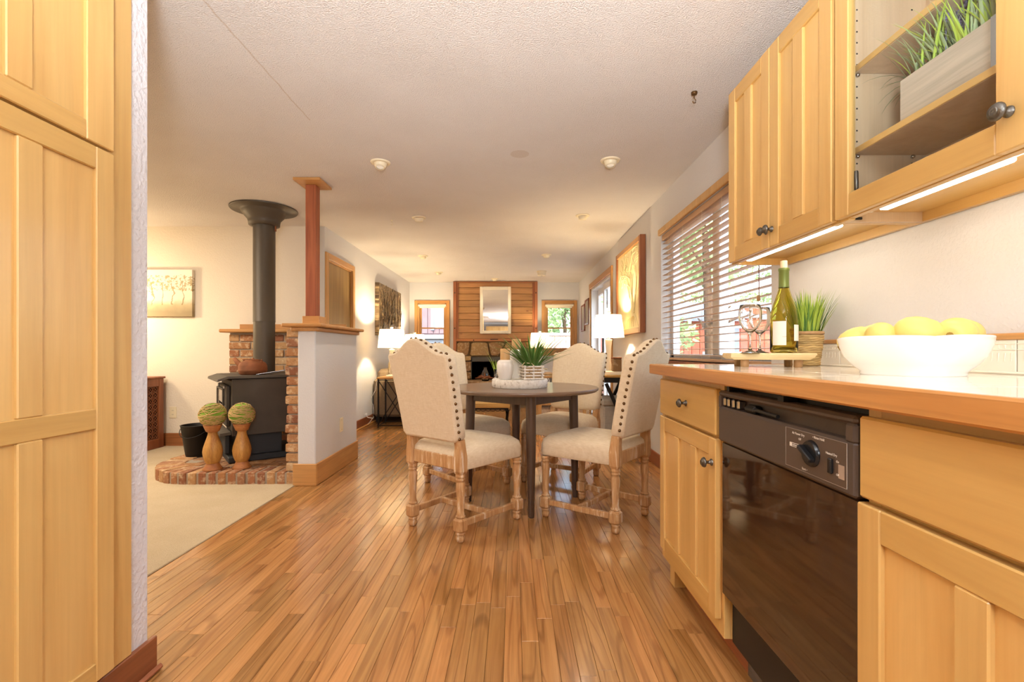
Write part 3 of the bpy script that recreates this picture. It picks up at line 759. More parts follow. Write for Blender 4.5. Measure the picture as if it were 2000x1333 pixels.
# ------------------------------------------------------------------ outdoors
struct('ground_patio', MB().box(XR+0.14, 26, -2, 40, -0.3, -0.15).box(-14, XR+0.14, YF+0.12, 40, -0.3, -0.15), M['concrete'])
t = thing('garden_shed', 'red boarded shed with a grey roof seen through the slatted blind', 'shed', (4.6, 11.2, -0.15))
for i in range(26):
    a = 2.3+i*0.19
    part('board', MB().box(a, a+0.18, 11.2, 11.24, -0.15, 1.72, 0.01), M['red_board'], t, origin=(a, 11.2, -0.15))
part('shed_body', MB().box(2.3, 7.24, 11.24, 13.4, -0.15, 1.72), M['red_board'], t)
part('roof', MB().add([(2.1, 11.0, 1.72), (7.4, 11.0, 1.72), (7.4, 12.6, 2.25), (2.1, 12.6, 2.25), (2.1, 11.0, 1.66), (7.4, 11.0, 1.66), (7.4, 12.6, 2.15), (2.1, 12.6, 2.15)], [(0, 1, 2, 3), (4, 5, 6, 7), (0, 1, 5, 4), (3, 2, 6, 7), (0, 3, 7, 4), (1, 2, 6, 5)]), M['roof_grey'], t)
mb = MB(); mb.box(4.5, 5.3, 11.17, 11.21, 0.95, 1.5, 0.01); q = part('shed_window', mb, M['roof_grey'], t)
part('shed_window_frame', MB().box(4.44, 5.36, 11.175, 11.195, 0.89, 0.95, 0.005).box(4.44, 5.36, 11.175, 11.195, 1.5, 1.56, 0.005), M['vinyl'], t)
t = thing('pergola', 'white timber pergola over the patio beyond the blind', 'pergola', (4.5, 9.6, -0.15))
for x in (2.75, 4.35, 6.4): part('post', MB().box(x-0.06, x+0.06, 9.5, 9.62, -0.15, 2.15, 0.005), M['vinyl'], t, origin=(x, 9.56, -0.15))
for z in (2.15,): part('beam', MB().box(2.4, 6.8, 9.5, 9.62, z, z+0.16, 0.005), M['vinyl'], t)
for i in range(9): part('rafter', MB().box(2.5+i*0.5, 2.55+i*0.5, 9.0, 11.0, 2.31, 2.43, 0.004), M['vinyl'], t, origin=(2.5+i*0.5, 9, 2.31))
t = thing('board_fence', 'weathered board fence seen through the window right of the chimney', 'fence', (1.8, 14.0, -0.15))
for i in range(28):
    a = -0.6+i*0.165
    part('board', MB().box(a, a+0.155, 14.0, 14.025, -0.15, 1.42, 0.004), M['fence'], t, origin=(a, 14, -0.15))
part('fence_cap', MB().box(-0.65, 4.1, 13.96, 14.06, 1.42, 1.50, 0.006), M['vinyl'], t, 'white rail along the top of the fence')
t = thing('neighbouring_house', 'mauve-sided neighbouring house outside the window left of the chimney', 'house', (-3.2, 12.2, -0.15))
part('house_wall', MB().box(-6, -1.3, 12.26, 15, -0.15, 3.6), M['siding'], t)
for i in range(24):
    a = -4.9+i*0.15
    part('siding_board', MB().box(a, a+0.142, 12.22, 12.26, 1.42, 3.6, 0.008), M['siding'], t, origin=(a, 12.2, 1.4))
part('house_window', MB().box(-2.03, -1.45, 12.19, 12.225, 1.55, 2.08, 0.004), M['blue_panel'], t, 'pale window with its blind down')
part('house_window_frame', MB().box(-2.12, -2.03, 12.17, 12.23, 1.5, 2.2, 0.004).box(-2.12, -1.4, 12.17, 12.23, 2.08, 2.2, 0.004), M['roof_grey'], t)
part('house_ledge', MB().box(-5.0, -1.3, 12.05, 12.24, 1.28, 1.38, 0.01), M['vinyl'], t)
part('house_base', MB().box(-5.0, -1.3, 12.15, 12.25, -0.15, 1.26, 0.01), M['roof_grey'], t)
def tree(loc, h, rad, n, lab, seed, zc=0.62, cs=0.10):
    r = random.Random(seed); t = thing('leafy_tree', lab, 'tree', loc, 0, 'trees in the garden')
    mb = MB(); pts = [Vector((0, 0, 0)), Vector((0.05, 0.02, h*0.3)), Vector((-0.04, 0.03, h*0.75))]; mb.tube(pts, [0.12, 0.09, 0.04], 8)
    for k in range(9):
        a = r.uniform(0, 6.28); z = h*r.uniform(0.3, 0.65); L = rad*r.uniform(0.5, 0.9)
        mb.tube([(0, 0, z), (math.cos(a)*L*0.5, math.sin(a)*L*0.5, z+L*0.3), (math.cos(a)*L, math.sin(a)*L, z+L*0.5)], [0.04, 0.025, 0.01], 6)
    local('trunk', mb, M['trunk'], t)
    mb = MB(); cl = [(Vector((r.gauss(0, 0.5)*rad, r.gauss(0, 0.5)*rad, h*zc+r.gauss(0, 0.22)*h)), rad*r.uniform(0.25, 0.5)) for _ in range(26)]
    for k in range(n):
        c, rr = cl[k % 26]; d = Vector((r.gauss(0, 1), r.gauss(0, 1), r.gauss(0, 1))).normalized(); q = c+d*rr*r.uniform(0.55, 1.05)
        X = Matrix.Translation(q) @ Euler((r.uniform(-1.2, 1.2), r.uniform(-1.2, 1.2), r.uniform(0, 6.28))).to_matrix().to_4x4(); s = cs*r.uniform(0.7, 1.4)
        mb.add([(0, 0, 0), (s*0.5, s*0.45, s*0.1), (0, s*1.5, 0), (-s*0.5, s*0.45, s*0.1)], [(0, 1, 2, 3)], False, 0, X)
    local('foliage', mb, M['leaf'], t, stuff=True)
tree((2.2, 20.5, -0.15), 4.6, 1.9, 5200, 'broad leafy tree above the fence outside the window right of the chimney', 1, 0.5)
tree((5.0, 17.5, -0.15), 5.6, 2.2, 5200, 'large leafy tree behind the red shed', 2, 0.6)
tree((10.6, 17.0, -0.15), 5.8, 2.3, 5200, 'leafy tree at the right end of the red shed', 3, 0.6)
tree((3.1, 7.6, -0.15), 4.2, 0.8, 3000, 'slender leafy tree between the window and the white pergola', 4, 0.74, 0.07)

# ------------------------------------------------------------------ kitchen cabinets
def knob(parent, x, y, z, n, r=0.0155):
    """oval pewter knob on a stem; n = outward side along X"""
    X = TR(x, y, z, 0, 0, n*PI/2)
    mb = MB().lathe([(0.011, 0.0), (0.0105, 0.003), (0.0055, 0.006), (0.005, 0.016), (0.009, 0.019), (r, 0.022), (r*1.02, 0.025), (r*0.85, 0.0295), (r*0.4, 0.032), (0.0005, 0.0327)], 20, X=X)
    mb.lathe([(r*0.55, 0.0318), (r*0.5, 0.0335), (r*0.3, 0.0325)], 12, X=X)
    return part('knob', mb, M['pewter'], parent, 'dark pewter knob', origin=(x, y, z))
def panel_door(parent, y0, y1, z0, z1, xf, n, st, rb, rt, mids=(), rails=(), glass=False, name='door', thick=0.02):
    """framed door whose face lies in x = xf and looks along n"""
    xb = xf-n*thick; b = 0.0025; mb = MB()
    mb.box(xf, xb, y0, y0+st, z0, z1, b); mb.box(xf, xb, y1-st, y1, z0, z1, b)
    e = 0.0006
    zs = [(z0, z0+rb)]+list(rails)+[(z1-rt, z1)]
    for za, zb in zs: mb.box(xf-n*e, xb, y0+st, y1-st, za, zb, b, 1)
    gaps = [(zs[i][1], zs[i+1][0]) for i in range(len(zs)-1)]
    for (ya, yb) in mids:
        for ga, gb in gaps: mb.box(xf-n*e, xb, ya, yb, ga, gb, b)
    o = part(name, mb, [M['maple_z'], M['maple_y']], parent, origin=(xf, (y0+y1)/2, (z0+z1)/2))
    ys = [y0+st]+[q for m_ in mids for q in m_]+[y1-st]
    for ga, gb in gaps:
        for i in range(0, len(ys), 2):
            if glass: part('pane', MB().box(xf-n*0.009, xf-n*0.012, ys[i]-0.004, ys[i+1]+0.004, ga-0.004, gb+0.004), M['pane'], o)
            else: part('panel', MB().box(xf-n*0.009, xf-n*0.016, ys[i]-0.004, ys[i+1]+0.004, ga-0.004, gb+0.004), M['maple_z'], o, origin=(xf, (ys[i]+ys[i+1])/2, (ga+gb)/2))
    return o
# pantry on the left
pn = thing('pantry_cabinet', 'tall maple pantry cabinet with panelled doors along the left edge', 'cabinet', (-1.4, 0.6, 0.104))
part('carcass', MB().box(-1.79, -1.10, -0.32, 1.305, 0.105, CEIL-0.004, 0.002), M['maple_z'], pn)
mb = MB(); mb.box(-1.10, -1.09, 1.262, 1.36, 0.104, CEIL-0.004, 0.002); mb.box(-1.10, -1.09, 0.80, 0.87, 0.105, CEIL-0.004, 0.002); mb.box(-1.10, -1.09, 0.87, 1.262, 1.47, 1.54); mb.box(-1.10, -1.09, 0.87, 1.262, 0.105, 0.15)
part('face_frame', mb, M['maple_z'], pn)
XP = -1.07
panel_door(pn, 0.835, 1.277, 0.118, 1.496, XP, 1, 0.0545, 0.05, 0.058, mids=[(1.028, 1.085)], rails=[(0.769, 0.822)])
panel_door(pn, 0.835, 1.277, 1.503, CEIL-0.02, XP, 1, 0.082, 0.049, 0.055, mids=[(1.005, 1.062)])
panel_door(pn, 0.385, 0.827, 0.118, 1.496, XP, 1, 0.0545, 0.05, 0.058, mids=[(0.578, 0.635)], rails=[(0.769, 0.822)])
panel_door(pn, 0.385, 0.827, 1.503, CEIL-0.02, XP, 1, 0.0545, 0.049, 0.055, mids=[(0.578, 0.635)])

# base cabinets
def base_cab(label, y0, y1, drawer, doors, mids, kn):
    t = thing('base_cabinet', label, 'cabinet', (0.9, (y0+y1)/2, 0))
    part('carcass', MB().box(0.65, XR-0.004, y0, y1, 0.105, 0.872), M['maple_z'], t)
    mb = MB(); mb.box(0.632, 0.65, y0, y0+0.03, 0.105, 0.872, 0.001); mb.box(0.632, 0.65, y1-0.03, y1, 0.105, 0.872, 0.001)
    mb.box(0.632, 0.65, y0+0.03, y1-0.03, 0.84, 0.872, 0.001, 1); mb.box(0.632, 0.65, y0+0.03, y1-0.03, 0.68, 0.735, 0.001, 1); mb.box(0.632, 0.65, y0+0.03, y1-0.03, 0.105, 0.16, 0.001, 1)
    part('face_frame', mb, [M['maple_z'], M['maple_y']], t)
    part('toe_kick', MB().box(0.705, 0.715, y0, y1, 0.0, 0.105), M['base_dark'], t)
    part('toe_block', MB().box(0.66, 0.705, y1-0.07, y1-0.015, 0.0, 0.105), M['maple_z'], t)
    d = part('drawer', MB().box(0.612, 0.632, drawer[0], drawer[1], 0.712, 0.855, 0.004), M['maple_y'], t, origin=(0.612, drawer[0], 0.712))
    if kn: knob(d, 0.612, kn[0], kn[1], -1)
    for (a, b), ms in zip(doors, mids):
        o = panel_door(t, a, b, 0.155, 0.702, 0.612, -1, 0.053, 0.055, 0.057, mids=ms)
        if kn: knob(o, 0.612, a+0.026, 0.626, -1)
    return t
base_cab('maple base cabinet with knobs on its drawer and three-panel door', 1.428, 2.02, (1.4446, 1.99), [(1.4446, 1.99)], [[(1.603, 1.655), (1.773, 1.819)]], (1.69, 0.785))
base_cab('maple base cabinet without knobs to the near side of the dishwasher', 0.10, 0.8475, (0.13, 0.8445), [(0.43, 0.8495), (0.0, 0.4)], [[(0.614, 0.664)], []], None)

# dishwasher
dw = thing('dishwasher', 'black built-in dishwasher with a brown control panel', 'dishwasher', (0.9, 1.145, 0))
DY0, DY1 = 0.853, 1.424
part('tub', MB().box(0.655, XR-0.01, DY0, DY1, 0.10, 0.862), M['black'], dw)
dd = part('door', MB().box(0.622, 0.655, DY0+0.004, DY1, 0.245, 0.703, 0.006), M['black_gloss'], dw)
cpn = MB()
cpn.box(0.612, 0.655, DY0, DY1, 0.703, 0.806, 0.006); cpn.box(0.612, 0.655, DY0, DY1, 0.836, 0.853, 0.006)
cpn.box(0.612, 0.655, DY0, DY0+0.03, 0.800, 0.840, 0.006); cpn.box(0.612, 0.655, DY1-0.012, DY1, 0.800, 0.840, 0.004)
cpn.box(0.640, 0.655, DY0+0.02, DY1-0.01, 0.80, 0.84)
cp_ = part('control_panel', cpn, M['panel'], dw, 'brown-black control panel with a finger recess')
# latch in the recess
mb = MB(); mb.box(0.615, 0.642, 1.22, 1.275, 0.806, 0.828, 0.008); mb.tube([(0.622, 1.12, 0.815), (0.622, 1.24, 0.818)], 0.005, 8)
part('latch', mb, M['black'], cp_)
mb = MB()
for q in (1.305, 1.335, 1.365, 1.39): mb.box(0.616, 0.64, q, q+0.014, 0.808, 0.834, 0.004)
part('vent_fin', mb, M['steel'], cp_, 'shiny fins inside the finger recess')
def PY(y): return 0.872+(y-0.882)*0.942
def PZ_(z): return 0.716+(z-0.716)*1.34
def plate(mb, x0, x1, a, b, c, d, bev=0.0): return mb.box(x0, x1, PY(a), PY(b), PZ_(c), PZ_(d), bev)
pl = part('control_plate', plate(MB(), 0.6105, 0.613, 0.882, 1.09, 0.716, 0.779, 0.001), M['panel_plate'], cp_)
mb = MB(); e = 0.6103
for (a, b, c, d) in ((0.882, 1.09, 0.7787, 0.779), (0.882, 1.09, 0.716, 0.7163), (0.882, 0.8825, 0.716, 0.779), (1.0895, 1.09, 0.716, 0.779)): plate(mb, e-0.0003, e+0.001, a, b, c, d)
part('plate_outline', mb, plain('thin_outline', '#A89A8C', 0.5), cp_)
mb = MB(); plate(mb, e-0.0003, e+0.001, 1.064, 1.073, 0.7505, 0.7560)
for (a, b, c, d) in ((1.030, 1.073, 0.7556, 0.7562), (1.030, 1.073, 0.7498, 0.7504), (1.030, 1.0308, 0.7498, 0.7562)): plate(mb, e-0.0003, e+0.001, a, b, c, d)
part('maker_badge', mb, M['white_print'], cp_)
part('rocker_switch', plate(MB(), 0.604, 0.6105, 0.920, 0.932, 0.730, 0.752, 0.002), M['knob_black'], cp_)
XD = TR(0.6105, 0.975, 0.760, 0, 0, -PI/2)
dl_ = MB().lathe([(0.0275, 0), (0.027, 0.003), (0.0255, 0.005), (0.0245, 0.007)], 28, X=XD)
dl_.box(-0.005, 0.005, -0.024, 0.024, 0.006, 0.019, 0.002, X=XD @ Euler((0, 0, -0.5)).to_matrix().to_4x4())
part('dial', dl_, M['knob_black'], cp_)
part('worn_patch', plate(MB(), e-0.0002, e+0.001, 0.889, 0.906, 0.727, 0.7465), plain('worn_print', '#9A8676', 0.8, var=0.3), cp_)
def text(parent, body, loc, size, rot, mat, name='lettering', world=True):
    cu = bpy.data.curves.new(name, 'FONT'); cu.body = body; cu.size = size; cu.extrude = 0.0001; cu.align_x = 'CENTER'; cu.align_y = 'CENTER'
    tmp = bpy.data.objects.new('tmp', cu); COL.objects.link(tmp); bpy.context.view_layer.update()
    me = bpy.data.meshes.new_from_object(tmp.evaluated_get(bpy.context.evaluated_depsgraph_get()))
    bpy.data.objects.remove(tmp); me.materials.clear(); me.materials.append(mat)
    o = bpy.data.objects.new(name, me); COL.objects.link(o)
    r = root_of(parent); off = Vector(r.location)+(Vector(parent.location) if parent is not r else Vector())
    o.parent = parent; o.location = Vector(loc)-off if world else Vector(loc); o.rotation_euler = rot; return o
FACE = (PI/2, 0, -PI/2)
for body, y, z, s in (('Air Power Dry', 1.040, 0.7725, 0.0072), ('\u2022 Rinse Hold', 0.968, 0.7745, 0.0072), ('Off', 1.034, 0.765, 0.0068), ('Start \u2022', 1.016, 0.7205, 0.0072), ('Heated Dry', 0.927, 0.7575, 0.0068), ('On', 0.908, 0.7495, 0.006), ('Off', 0.908, 0.731, 0.006), ('dishwasher', 1.047, 0.753, 0.0062)):
    text(cp_, body, (0.6101, PY(y), PZ_(z)), s, FACE, M['white_print'])
part('kick_plate', MB().box(0.700, 0.712, DY0, DY1, 0.0, 0.215, 0.003), M['black_gloss'], dw)
part('mounting_clip', MB().box(0.618, 0.65, 1.09, 1.115, 0.853, 0.866), M['iron'], dw); part('mounting_clip', MB().box(0.618, 0.65, 1.365, 1.38, 0.853, 0.868), M['iron'], dw)

# countertop: tiles in an oak edge, tiled upstand with an oak strip
ct = thing('countertop', 'cream-tiled kitchen countertop with a thick oak edge', 'countertop', (0.9, 1.1, 0.873))
CY0, CY1, CXF = 0.12, 2.05, 0.584
part('substrate', MB().box(CXF+0.02, XR-0.002, CY0, CY1-0.02, 0.875, 0.908), M['grout'], ct)
part('oak_edge', MB().box(CXF, CXF+0.02, CY0, CY1, 0.873, 0.9145, 0.004), M['oak_edge'], ct)
part('oak_edge', MB().box(CXF+0.02, XR-0.002, CY1-0.02, CY1, 0.873, 0.9145, 0.004), M['oak_x'], ct)
xs = [CXF+0.0215, 0.795, 1.005, XR-0.02]; ys = [CY1-0.0215-i*0.32 for i in range(7)]
for i in range(3):
    for j in range(6):
        a, b = ys[j+1], ys[j]
        if j == 5: a = CY0
        part('tile', MB().box(xs[i]+0.001, xs[i+1]-0.001, a+0.001, b-0.001, 0.902, 0.9135, 0.0012), M['tile'], ct, origin=(xs[i], a, 0.9))
bs = thing('backsplash', 'low cream tiled upstand with an oak strip behind the countertop', 'backsplash', (XR-0.01, 1.1, 0.9145))
yy = CY1-0.002
while yy > CY0+0.05:
    a = max(yy-0.152, CY0)
    q = part('tile', MB().box(XR-0.016, XR-0.001, a+0.0008, yy-0.0008, 0.9145, 0.997, 0.0015), M['tile'], bs, origin=(XR, a, 0.91))
    mb = MB(); mb.box(XR-0.0175, XR-0.015, a+0.001, yy-0.001, 0.986, 0.989, 0.001); mb.box(XR-0.0175, XR-0.015, a+0.001, yy-0.001, 0.972, 0.974, 0.0008)
    for k in range(9): mb.box(XR-0.0172, XR-0.015, a+0.008+k*0.0155, a+0.014+k*0.0155, 0.976, 0.985, 0.001); mb.tube([(XR-0.016, a+0.010+k*0.0155, 0.965), (XR-0.016, a+0.012+k*0.0155, 0.945)], [0.002, 0.0008], 5)
    part('embossed_border', mb, M['tile'], q); yy -= 0.153
part('cove', MB().box(XR-0.03, XR-0.016, CY0, CY1-0.021, 0.9135, 0.921, 0.005), M['tile'], bs)
part('oak_strip', MB().box(XR-0.02, XR-0.001, CY0, CY1, 0.997, 1.013, 0.003), M['oak_y'], bs)

# wall cabinets
UZ0, UZ1, UX = 1.347, 2.097, 0.942
def upper_carcass(t, y0, y1, open_=False):
    xb = XR-0.003; mb = MB(); mt = M['maple_z']
    for a, b in ((y0, y0+0.016), (y1-0.016, y1)): part('side_panel', MB().box(UX+0.04, xb, a, b, UZ0, UZ1), M['maple_pale'] if open_ else mt, t, origin=(xb, a, UZ0))
    part('top_panel', MB().box(UX+0.04, xb, y0+0.016, y1-0.016, UZ1-0.016, UZ1), M['maple_y'], t)
    part('bottom_panel', MB().box(UX+0.04, xb-0.016, y0+0.016, y1-0.016, UZ0+0.028, UZ0+0.042), M['maple_y'], t)
    part('light_rail', MB().box(xb-0.016, xb, y0+0.016, y1-0.016, UZ0, UZ0+0.032), M['maple_y'], t)
    part('back_panel', MB().box(xb-0.006, xb, y0+0.016, y1-0.016, UZ0+0.032, UZ1-0.016), M['maple_pale'], t)
    mb = MB(); mb.box(UX+0.02, UX+0.04, y0, y0+0.036, UZ0, UZ1, 0.001); mb.box(UX+0.02, UX+0.04, y1-0.036, y1, UZ0, UZ1, 0.001)
    mb.box(UX+0.02, UX+0.04, y0+0.036, y1-0.036, UZ0+0.004, UZ0+0.04, 0.001, 1); mb.box(UX+0.02, UX+0.04, y0+0.036, y1-0.036, UZ1-0.04, UZ1, 0.001, 1)
    part('face_frame', mb, [M['maple_z'], M['maple_y']], t)
u1 = thing('wall_cabinet', 'maple wall cabinet with two solid panelled doors beside the window', 'cabinet', (1.08, 1.75, UZ0))
upper_carcass(u1, 1.405, 2.095)
for a, b, ky in ((1.413, 1.753, 1.737), (1.757, 2.087, 1.775)):
    wd = b-a; st = 0.058; md = 0.058; pw_ = (wd-2*st-md)/2
    o = panel_door(u1, a, b, UZ0+0.006, UZ1-0.004, UX, -1, st, 0.062, 0.062, mids=[(a+st+pw_, a+st+pw_+md)])
    knob(o, UX, ky, 1.415, -1)
u2 = thing('wall_cabinet', 'maple wall cabinet with a glass door and a grass planter inside', 'cabinet', (1.08, 1.13, UZ0))
upper_carcass(u2, 0.862, 1.403, True)
o = panel_door(u2, 0.876, 1.398, UZ0+0.006, UZ1-0.004, UX, -1, 0.056, 0.062, 0.062, glass=True, name='glass_door')
knob(o, UX, 0.905, 1.425, -1, 0.017)
part('hinge', MB().lathe([(0.004, 0), (0.006, 0.004), (0.006, 0.05), (0.004, 0.054)], 10, X=TR(UX+0.026, 1.345, 1.425)), M['pewter'], u2, 'dark metal hinge inside the glass door')
for z in (1.558, 1.795): q = part('shelf', MB().box(UX+0.050, XR-0.01, 0.880, 1.385, z-0.018, z, 0.001), M['maple_pale'], u2, origin=(1.0, 1.1, z)); part('shelf_edge', MB().box(UX+0.046, UX+0.050, 0.880, 1.385, z-0.018, z, 0.001), M['maple_y'], q, origin=(1.0, 1.1, z))
mb = MB()
for z in (1.535, 1.772):
    for xx in (1.0, 1.16): mb.ball((xx, 1.383, z), 0.006, 8, 6); 
    mb.ball((1.16, 0.885, z), 0.006, 8, 6)
part('shelf_pin', mb, M['steel'], u2)
mb = MB()
for z in [1.42+0.032*i for i in range(19)]:
    for xx in (1.0, 1.16): mb.box(xx-0.002, xx+0.002, 1.386, 1.3875, z-0.002, z+0.002)
part('pin_hole', mb, M['iron'], u2)
# planter on the shelf
pt = thing('grass_planter', 'long grey-washed wooden box of lavender grass behind the cabinet glass', 'planter', (1.07, 1.1, 1.558))
mb = MB(); bx0, bx1, by0, by1, bz0, bz1 = 1.0, 1.115, 0.985, 1.232, 1.559, 1.668
mb.box(bx0, bx0+0.01, by0, by1, bz0, bz1, 0.001); mb.box(bx1-0.01, bx1, by0, by1, bz0, bz1, 0.001); mb.box(bx0+0.01, bx1-0.01, by1-0.01, by1, bz0, bz1, 0.001); mb.box(bx0+0.01, bx1-0.01, by0, by0+0.01, bz0, bz1, 0.001); mb.box(bx0+0.01, bx1-0.01, by0+0.01, by1-0.01, bz0, bz1-0.02)
part('box', mb, M['grey_wash'], pt)
part('corner_strap', MB().box(bx0-0.0012, bx0+0.004, by0-0.001, by0+0.012, bz0, bz1+0.001), M['steel'], pt, 'metal strip on the box corner')
r = random.Random(5); mb = MB(); mb2 = MB(); mb3 = MB()
for k in range(400):
    y = r.uniform(by0+0.005, by1-0.008); x = r.uniform(bx0+0.012, bx1-0.012)
    tgt = mb if r.random() < 0.6 else mb2
    tgt.blade((x, y, bz1-0.02), r.uniform(0, 6.28), r.uniform(0.05, 0.5), r.uniform(0.08, 0.20), r.uniform(0.004, 0.009), r.uniform(0.2, 1.1), 5)
for k in range(9): mb.blade((r.uniform(bx0+0.01, bx1-0.02), by1-0.012, bz1-0.02), r.uniform(1.2, 1.9), r.uniform(0.5, 0.9), r.uniform(0.12, 0.19), 0.005, r.uniform(0.9, 1.7), 6)
for k in range(26):
    y = r.uniform(by0+0.02, by1-0.05); x = r.uniform(bx0+0.02, bx1-0.02); zt = bz1+r.uniform(0.06, 0.14)
    mb3.tube([(x, y, bz1-0.02), (x+0.004, y, zt)], 0.0012, 4)
    for q in range(9): mb3.ball((x+0.004+r.uniform(-0.005, 0.005), y+r.uniform(-0.005, 0.005), zt+q*0.0045-0.015), 0.004, 5, 4)
part('grass', mb, M['blade_grey'], pt, stuff=True); part('grass', mb2, M['blade_lime'], pt, 'brighter lime blades', True); part('lavender_sprig', mb3, M['lavender'], pt, 'small lavender flower spikes', True)
# light bars
def light_bar(label, y0, y1, x=1.0):
    t = thing('light_bar', label, 'light', (x, (y0+y1)/2, UZ0+0.028), 0, 'lights under the wall cabinets')
    part('housing', MB().box(x-0.016, x+0.016, y0, y1, UZ0+0.014, UZ0+0.028, 0.003), M['white'], t)
    part('diffuser', MB().box(x-0.013, x+0.013, y0+0.03, y1-0.006, UZ0+0.004, UZ0+0.0145, 0.004), M['led'], t)
    return t
light_bar('lit under-cabinet light bar below the two solid doors', 1.43, 2.03)
lb = light_bar('lit under-cabinet light bar below the glass door', 0.925, 1.295)
part('cable', MB().tube([(1.0, 1.295, UZ0+0.02), (1.0, 1.33, UZ0+0.012), (0.995, 1.36, UZ0+0.016), (0.99, 1.388, UZ0+0.022)], 0.0022, 6), M['white'], lb)
part('cable_clip', MB().box(0.98, 1.002, 1.372, 1.392, UZ0+0.010, UZ0+0.026, 0.003).box(0.985, 1.012, 1.379, 1.384, UZ0+0.004, UZ0+0.012, 0.002), M['iron'], lb)

# ------------------------------------------------------------------ things on the counter
CT = 0.9136
bd = thing('serving_board', 'pale wooden serving board standing on four round pegs', 'board', (0.915, 1.72, CT), -0.25)
X0 = 0.135
mb = MB().loft([[(-X0+0.012, -0.08, 0.026), (X0-0.02, -0.08, 0.026), (X0-0.02, 0.08, 0.026), (-X0+0.012, 0.08, 0.026)], [(-X0, -0.083, 0.034), (X0-0.008, -0.083, 0.034), (X0-0.008, 0.083, 0.034), (-X0, 0.083, 0.034)], [(-X0, -0.083, 0.045), (X0, -0.083, 0.045), (X0, 0.083, 0.045), (-X0, 0.083, 0.045)], [(-X0+0.003, -0.081, 0.049), (X0-0.002, -0.081, 0.049), (X0-0.002, 0.081, 0.049), (-X0+0.003, 0.081, 0.049)]], smooth=False)
local('board', mb, M['board_pale'], bd)
for sx in (-0.085, 0.085):
    for sy in (-0.055, 0.055): local('peg', MB().lathe([(0.0125, 0), (0.014, 0.002), (0.014, 0.0255)], 16, X=TR(sx, sy, 0)), M['peg'], bd)
def on_board(px, Y): return ((px-CX)*Y/F, Y, CT+0.049)
GL = [(0.0005, 0.0), (0.031, 0.0), (0.0315, 0.0015), (0.02, 0.004), (0.0065, 0.010), (0.0042, 0.02), (0.0038, 0.055), (0.0048, 0.066), (0.012, 0.074), (0.024, 0.086), (0.034, 0.105), (0.0378, 0.125), (0.0365, 0.148), (0.0325, 0.168), (0.0316, 0.1685), (0.0305, 0.168), (0.0345, 0.147), (0.0358, 0.125), (0.032, 0.106), (0.022, 0.088), (0.010, 0.0765), (0.0005, 0.074)]
def wine_glass(label, loc, group):
    t = thing('wine_glass', label, 'glass', loc, 0, group)
    local('goblet', MB().lathe(GL, 32, cap0=False, cap1=False), M['glass_thin'], t); return t
wine_glass('empty wine glass at the front edge of the serving board', on_board(1465, 1.665), 'wine glasses on the serving board')
wine_glass('empty wine glass at the back of the serving board near the window', on_board(1484, 1.775), 'wine glasses on the serving board')
bt = thing('wine_bottle', 'olive-green wine bottle with a cork on the serving board', 'bottle', on_board(1531, 1.715))
BO = [(0.0005, 0.012), (0.03, 0.006), (0.036, 0.0), (0.042, 0.002), (0.045, 0.008), (0.045, 0.125), (0.043, 0.145), (0.036, 0.172), (0.026, 0.203), (0.0185, 0.228), (0.0162, 0.245), (0.0162, 0.295), (0.0175, 0.297), (0.0175, 0.303), (0.0155, 0.304)]
BI = [(0.012, 0.304), (0.0125, 0.245), (0.0155, 0.226), (0.023, 0.2), (0.033, 0.17), (0.040, 0.142), (0.042, 0.122), (0.042, 0.012), (0.03, 0.012), (0.0005, 0.017)]
local('body', MB().lathe(BO+BI, 36, cap0=False, cap1=False), M['bottle'], bt)
local('foil', MB().lathe([(0.0175, 0.235), (0.0168, 0.245), (0.0168, 0.294), (0.0182, 0.296), (0.0182, 0.304), (0.0172, 0.305)], 28, cap0=False, cap1=False), M['foil'], bt, 'green foil round the neck')
local('cork', MB().lathe([(0.0115, 0.285), (0.0115, 0.33), (0.0105, 0.332)], 20), M['cork'], bt)
def label_patch(a0, a1, z0, z1, r=0.0455):
    mb = MB(); n = 10; vs = []; fs = []
    for i in range(n+1):
        a = a0+(a1-a0)*i/n; vs += [(r*math.cos(a), r*math.sin(a), z0), (r*math.cos(a), r*math.sin(a), z1)]
    for i in range(n): fs.append((2*i, 2*i+2, 2*i+3, 2*i+1))
    return mb.add(vs, fs, True)
local('label', label_patch(-2.95, -1.92, 0.028, 0.113), M['paper'], bt, 'white label on the left of the bottle')
local('label', label_patch(-1.33, -0.55, 0.043, 0.100), M['paper'], bt, 'white label on the right of the bottle')
for i, ch in enumerate('ILLA'):
    a = -2.16+i*0.07
    text(bt, ch, (0.0458*math.cos(a), 0.0458*math.sin(a), 0.058), 0.006, (PI/2, 0, a+PI/2), M['mortar'], world=False)
bk = thing('basket_plant', 'lime-green grass in a woven seagrass pot behind the bottle', 'plant', (1.11, 1.80, CT)); bk.scale = (1.12, 1.12, 1.12)
r = random.Random(12)
for k in range(14):
    z = 0.006+k*0.0072; rr = 0.034+0.0115*k/13; mb = MB()
    pts = [((rr+0.0012*math.sin(i*0.9+k*1.7)+r.uniform(-0.0006, 0.0006))*math.cos(i*2*PI/40), (rr+0.0012*math.sin(i*0.9+k*1.7))*math.sin(i*2*PI/40), z+0.0012*math.sin(i*1.3+k)) for i in range(41)]
    mb.tube(pts, 0.0044, 6); local('coil', mb, M['rope'], bk)
local('rim_band', MB().lathe([(0.0465, 0.105), (0.050, 0.107), (0.0495, 0.115), (0.0455, 0.116), (0.044, 0.108)], 28, cap0=False, cap1=False), M['peg'], bk)
local('soil', MB().lathe([(0.032, 0.0), (0.033, 0.004), (0.043, 0.1), (0.043, 0.108)], 24), M['rope'], bk)
mb = MB(); mb2 = MB()
